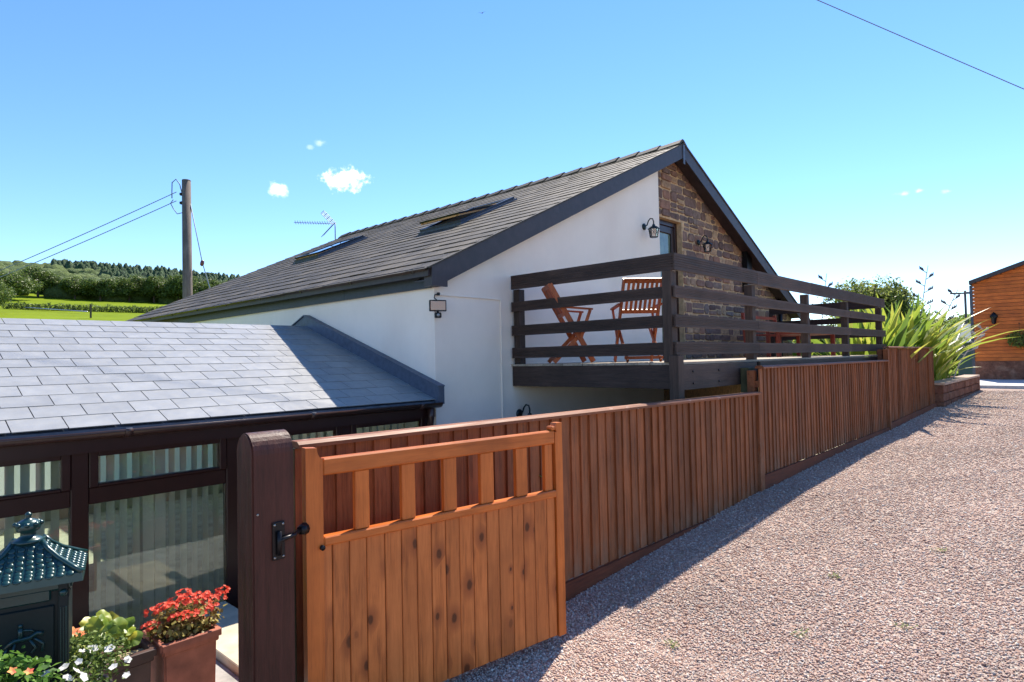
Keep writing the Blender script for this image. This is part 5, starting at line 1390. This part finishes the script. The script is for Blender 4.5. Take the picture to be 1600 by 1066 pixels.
obj('rail', tube([(0, 0, .8), (xb_ - xa_, yb_ - ya_, hz(xb_, yb_) - hz(xa_, ya_) + .8)], .22, 5), ALU, fg, (0, 0, 0), local=True)

# the wood: many crowns, one mass
def crown_ico(seed, conifer):
    bm = bmesh.new()
    if conifer:
        me = lathe([(.34, 0), (.42, .18), (.36, .40), (.34, .55), (.24, .75), (.16, .88), (.04, 1.0)], 7, False)
        v = np.array([tuple(a.co) for a in me.vertices]); fs = []
        for p in me.polygons:
            vs = list(p.vertices)
            for i in range(1, len(vs) - 1): fs.append((vs[0], vs[i], vs[i + 1]))
        bpy.data.meshes.remove(me); r_ = np.random.RandomState(seed); v += r_.normal(size=v.shape) * .02
        return v, np.array(fs)
    bmesh.ops.create_icosphere(bm, subdivisions=2, radius=1)
    r_ = random.Random(seed); ph = [(Vector((r_.gauss(0, 1), r_.gauss(0, 1), r_.gauss(0, 1))).normalized(), r_.uniform(.2, .45)) for _ in range(16)]
    for v in bm.verts:
        d = v.co.normalized(); k_ = max([0] + [w_ * max(0, d.dot(q_) - .55) / .45 for q_, w_ in ph]); v.co = d * (.72 + k_ + r_.uniform(-.13, .13))
    v = np.array([tuple(a.co) for a in bm.verts]); f = np.array([[q_.index for q_ in a.verts] for a in bm.faces]); bm.free(); return v, f
for nm, con_, mt in (('broadleaf_forest', False, WOODS), ('conifer_forest', True, CONIF)):
    protos = [crown_ico(i + (50 if con_ else 0), con_) for i in range(5)]
    VV, FF = [], []; off = 0; count = 1600 if not con_ else 2600
    for i in range(count):
        if con_: a = nr.uniform(55, 79.5); s = nr.uniform(430, 700) if a < 76.5 else nr.uniform(540, 680)
        else: a = nr.uniform(55, 92); s = nr.uniform(372, 690) if a > 76 else nr.uniform(366, 450)
        x_, y_ = pol(s, a); z_ = hz(x_, y_)
        v, f = protos[i % 5]; v = v.copy()
        if con_: h_ = nr.uniform(9, 15); v = v * np.array([h_ * .62, h_ * .62, h_]); 
        else: h_ = nr.uniform(4.2, 8.0); v = v * np.array([h_, h_, h_ * .95]) + np.array([0, 0, h_ * .55])
        c0, s0 = math.cos(i), math.sin(i); v = np.stack([v[:, 0] * c0 - v[:, 1] * s0, v[:, 0] * s0 + v[:, 1] * c0, v[:, 2]], -1)
        VV.append(v + np.array([x_, y_, z_ - .5])); FF.append(f + off); off += len(v)
    obj(nm, from_np(np.concatenate(VV), np.concatenate(FF), nm), mt, None, kind='stuff')

# weeds in the gravel
r_ = np.random.RandomState(5); V = []; F = []
for (px_, py_) in ((3.0, 1.05), (3.9, 1.35), (4.9, 1.45), (4.35, .9), (2.6, 1.35), (3.35, 1.9), (5.9, .95), (6.6, .1), (2.25, 1.65), (7.9, .4)):
    for k in range(26):
        a = r_.uniform(0, 6.28); l_ = r_.uniform(.01, .032); bx_, by_ = px_ + r_.normal() * .022, py_ + r_.normal() * .022; zz = gz(bx_) + .006
        b = len(V); V += [(bx_, by_, zz), (bx_ + l_ * math.cos(a) - .004, by_ + l_ * math.sin(a), zz + l_ * .7), (bx_ + l_ * 1.4 * math.cos(a), by_ + l_ * 1.4 * math.sin(a), zz + l_ * .8), (bx_ + l_ * math.cos(a) + .004, by_ + l_ * math.sin(a) + .004, zz + l_ * .6)]; F.append((b, b + 1, b + 2, b + 3))
obj('weeds', mesh('weeds', V, F), leafmat('weed_leaf', (.12, .22, .03), (.18, .30, .05), (.25, .38, .08), .3), kind='stuff')
# dry grass and larger stones along the foot of the fence
V = []; F = []
for k in range(420):
    bx_ = 2.9 + r_.rand() ** 1.5 * 6; by_ = 2.555 - abs(r_.normal()) * .04; l_ = r_.uniform(.02, .08); a = r_.uniform(0, 6.28); zz = gz(bx_) + .005; b = len(V)
    dx, dy = math.cos(a) * l_, math.sin(a) * l_ * .6 - .01
    V += [(bx_, by_, zz), (bx_ + .003, by_, zz), (bx_ + dx, by_ + dy, zz + l_ * r_.uniform(.1, .8))]; F.append((b, b + 1, b + 2))
obj('dry_grass', mesh('dry_grass', V, F), leafmat('dry_grass_blade', (.30, .25, .14), (.20, .20, .08), (.12, .18, .04), .3), kind='stuff')

# bird
bm = bmesh.new(); tube_bm(bm, [(-.12, 0, 0), (-.05, 0, 0), (.06, 0, .01), (.13, 0, .02)], [.008, .035, .035, .01], 8)
bd = root('bird', (40.5, 41.0, 34.0), 'tiny dark bird flying high in the blue sky', 'bird', rz=R(30)); obj('body', bm_mesh(bm, True), BLACK, bd, (0, 0, 0), local=True)
for s in (-1, 1): obj('wing', mesh('wing', [(.05, 0, .01), (-.06, 0, .01), (-.02, s * .22, .10), (.03, s * .2, .11), (-.10, s * .38, .04)], [(0, 1, 2, 3), (3, 2, 4)]), BLACK, bd, (0, 0, 0), local=True)
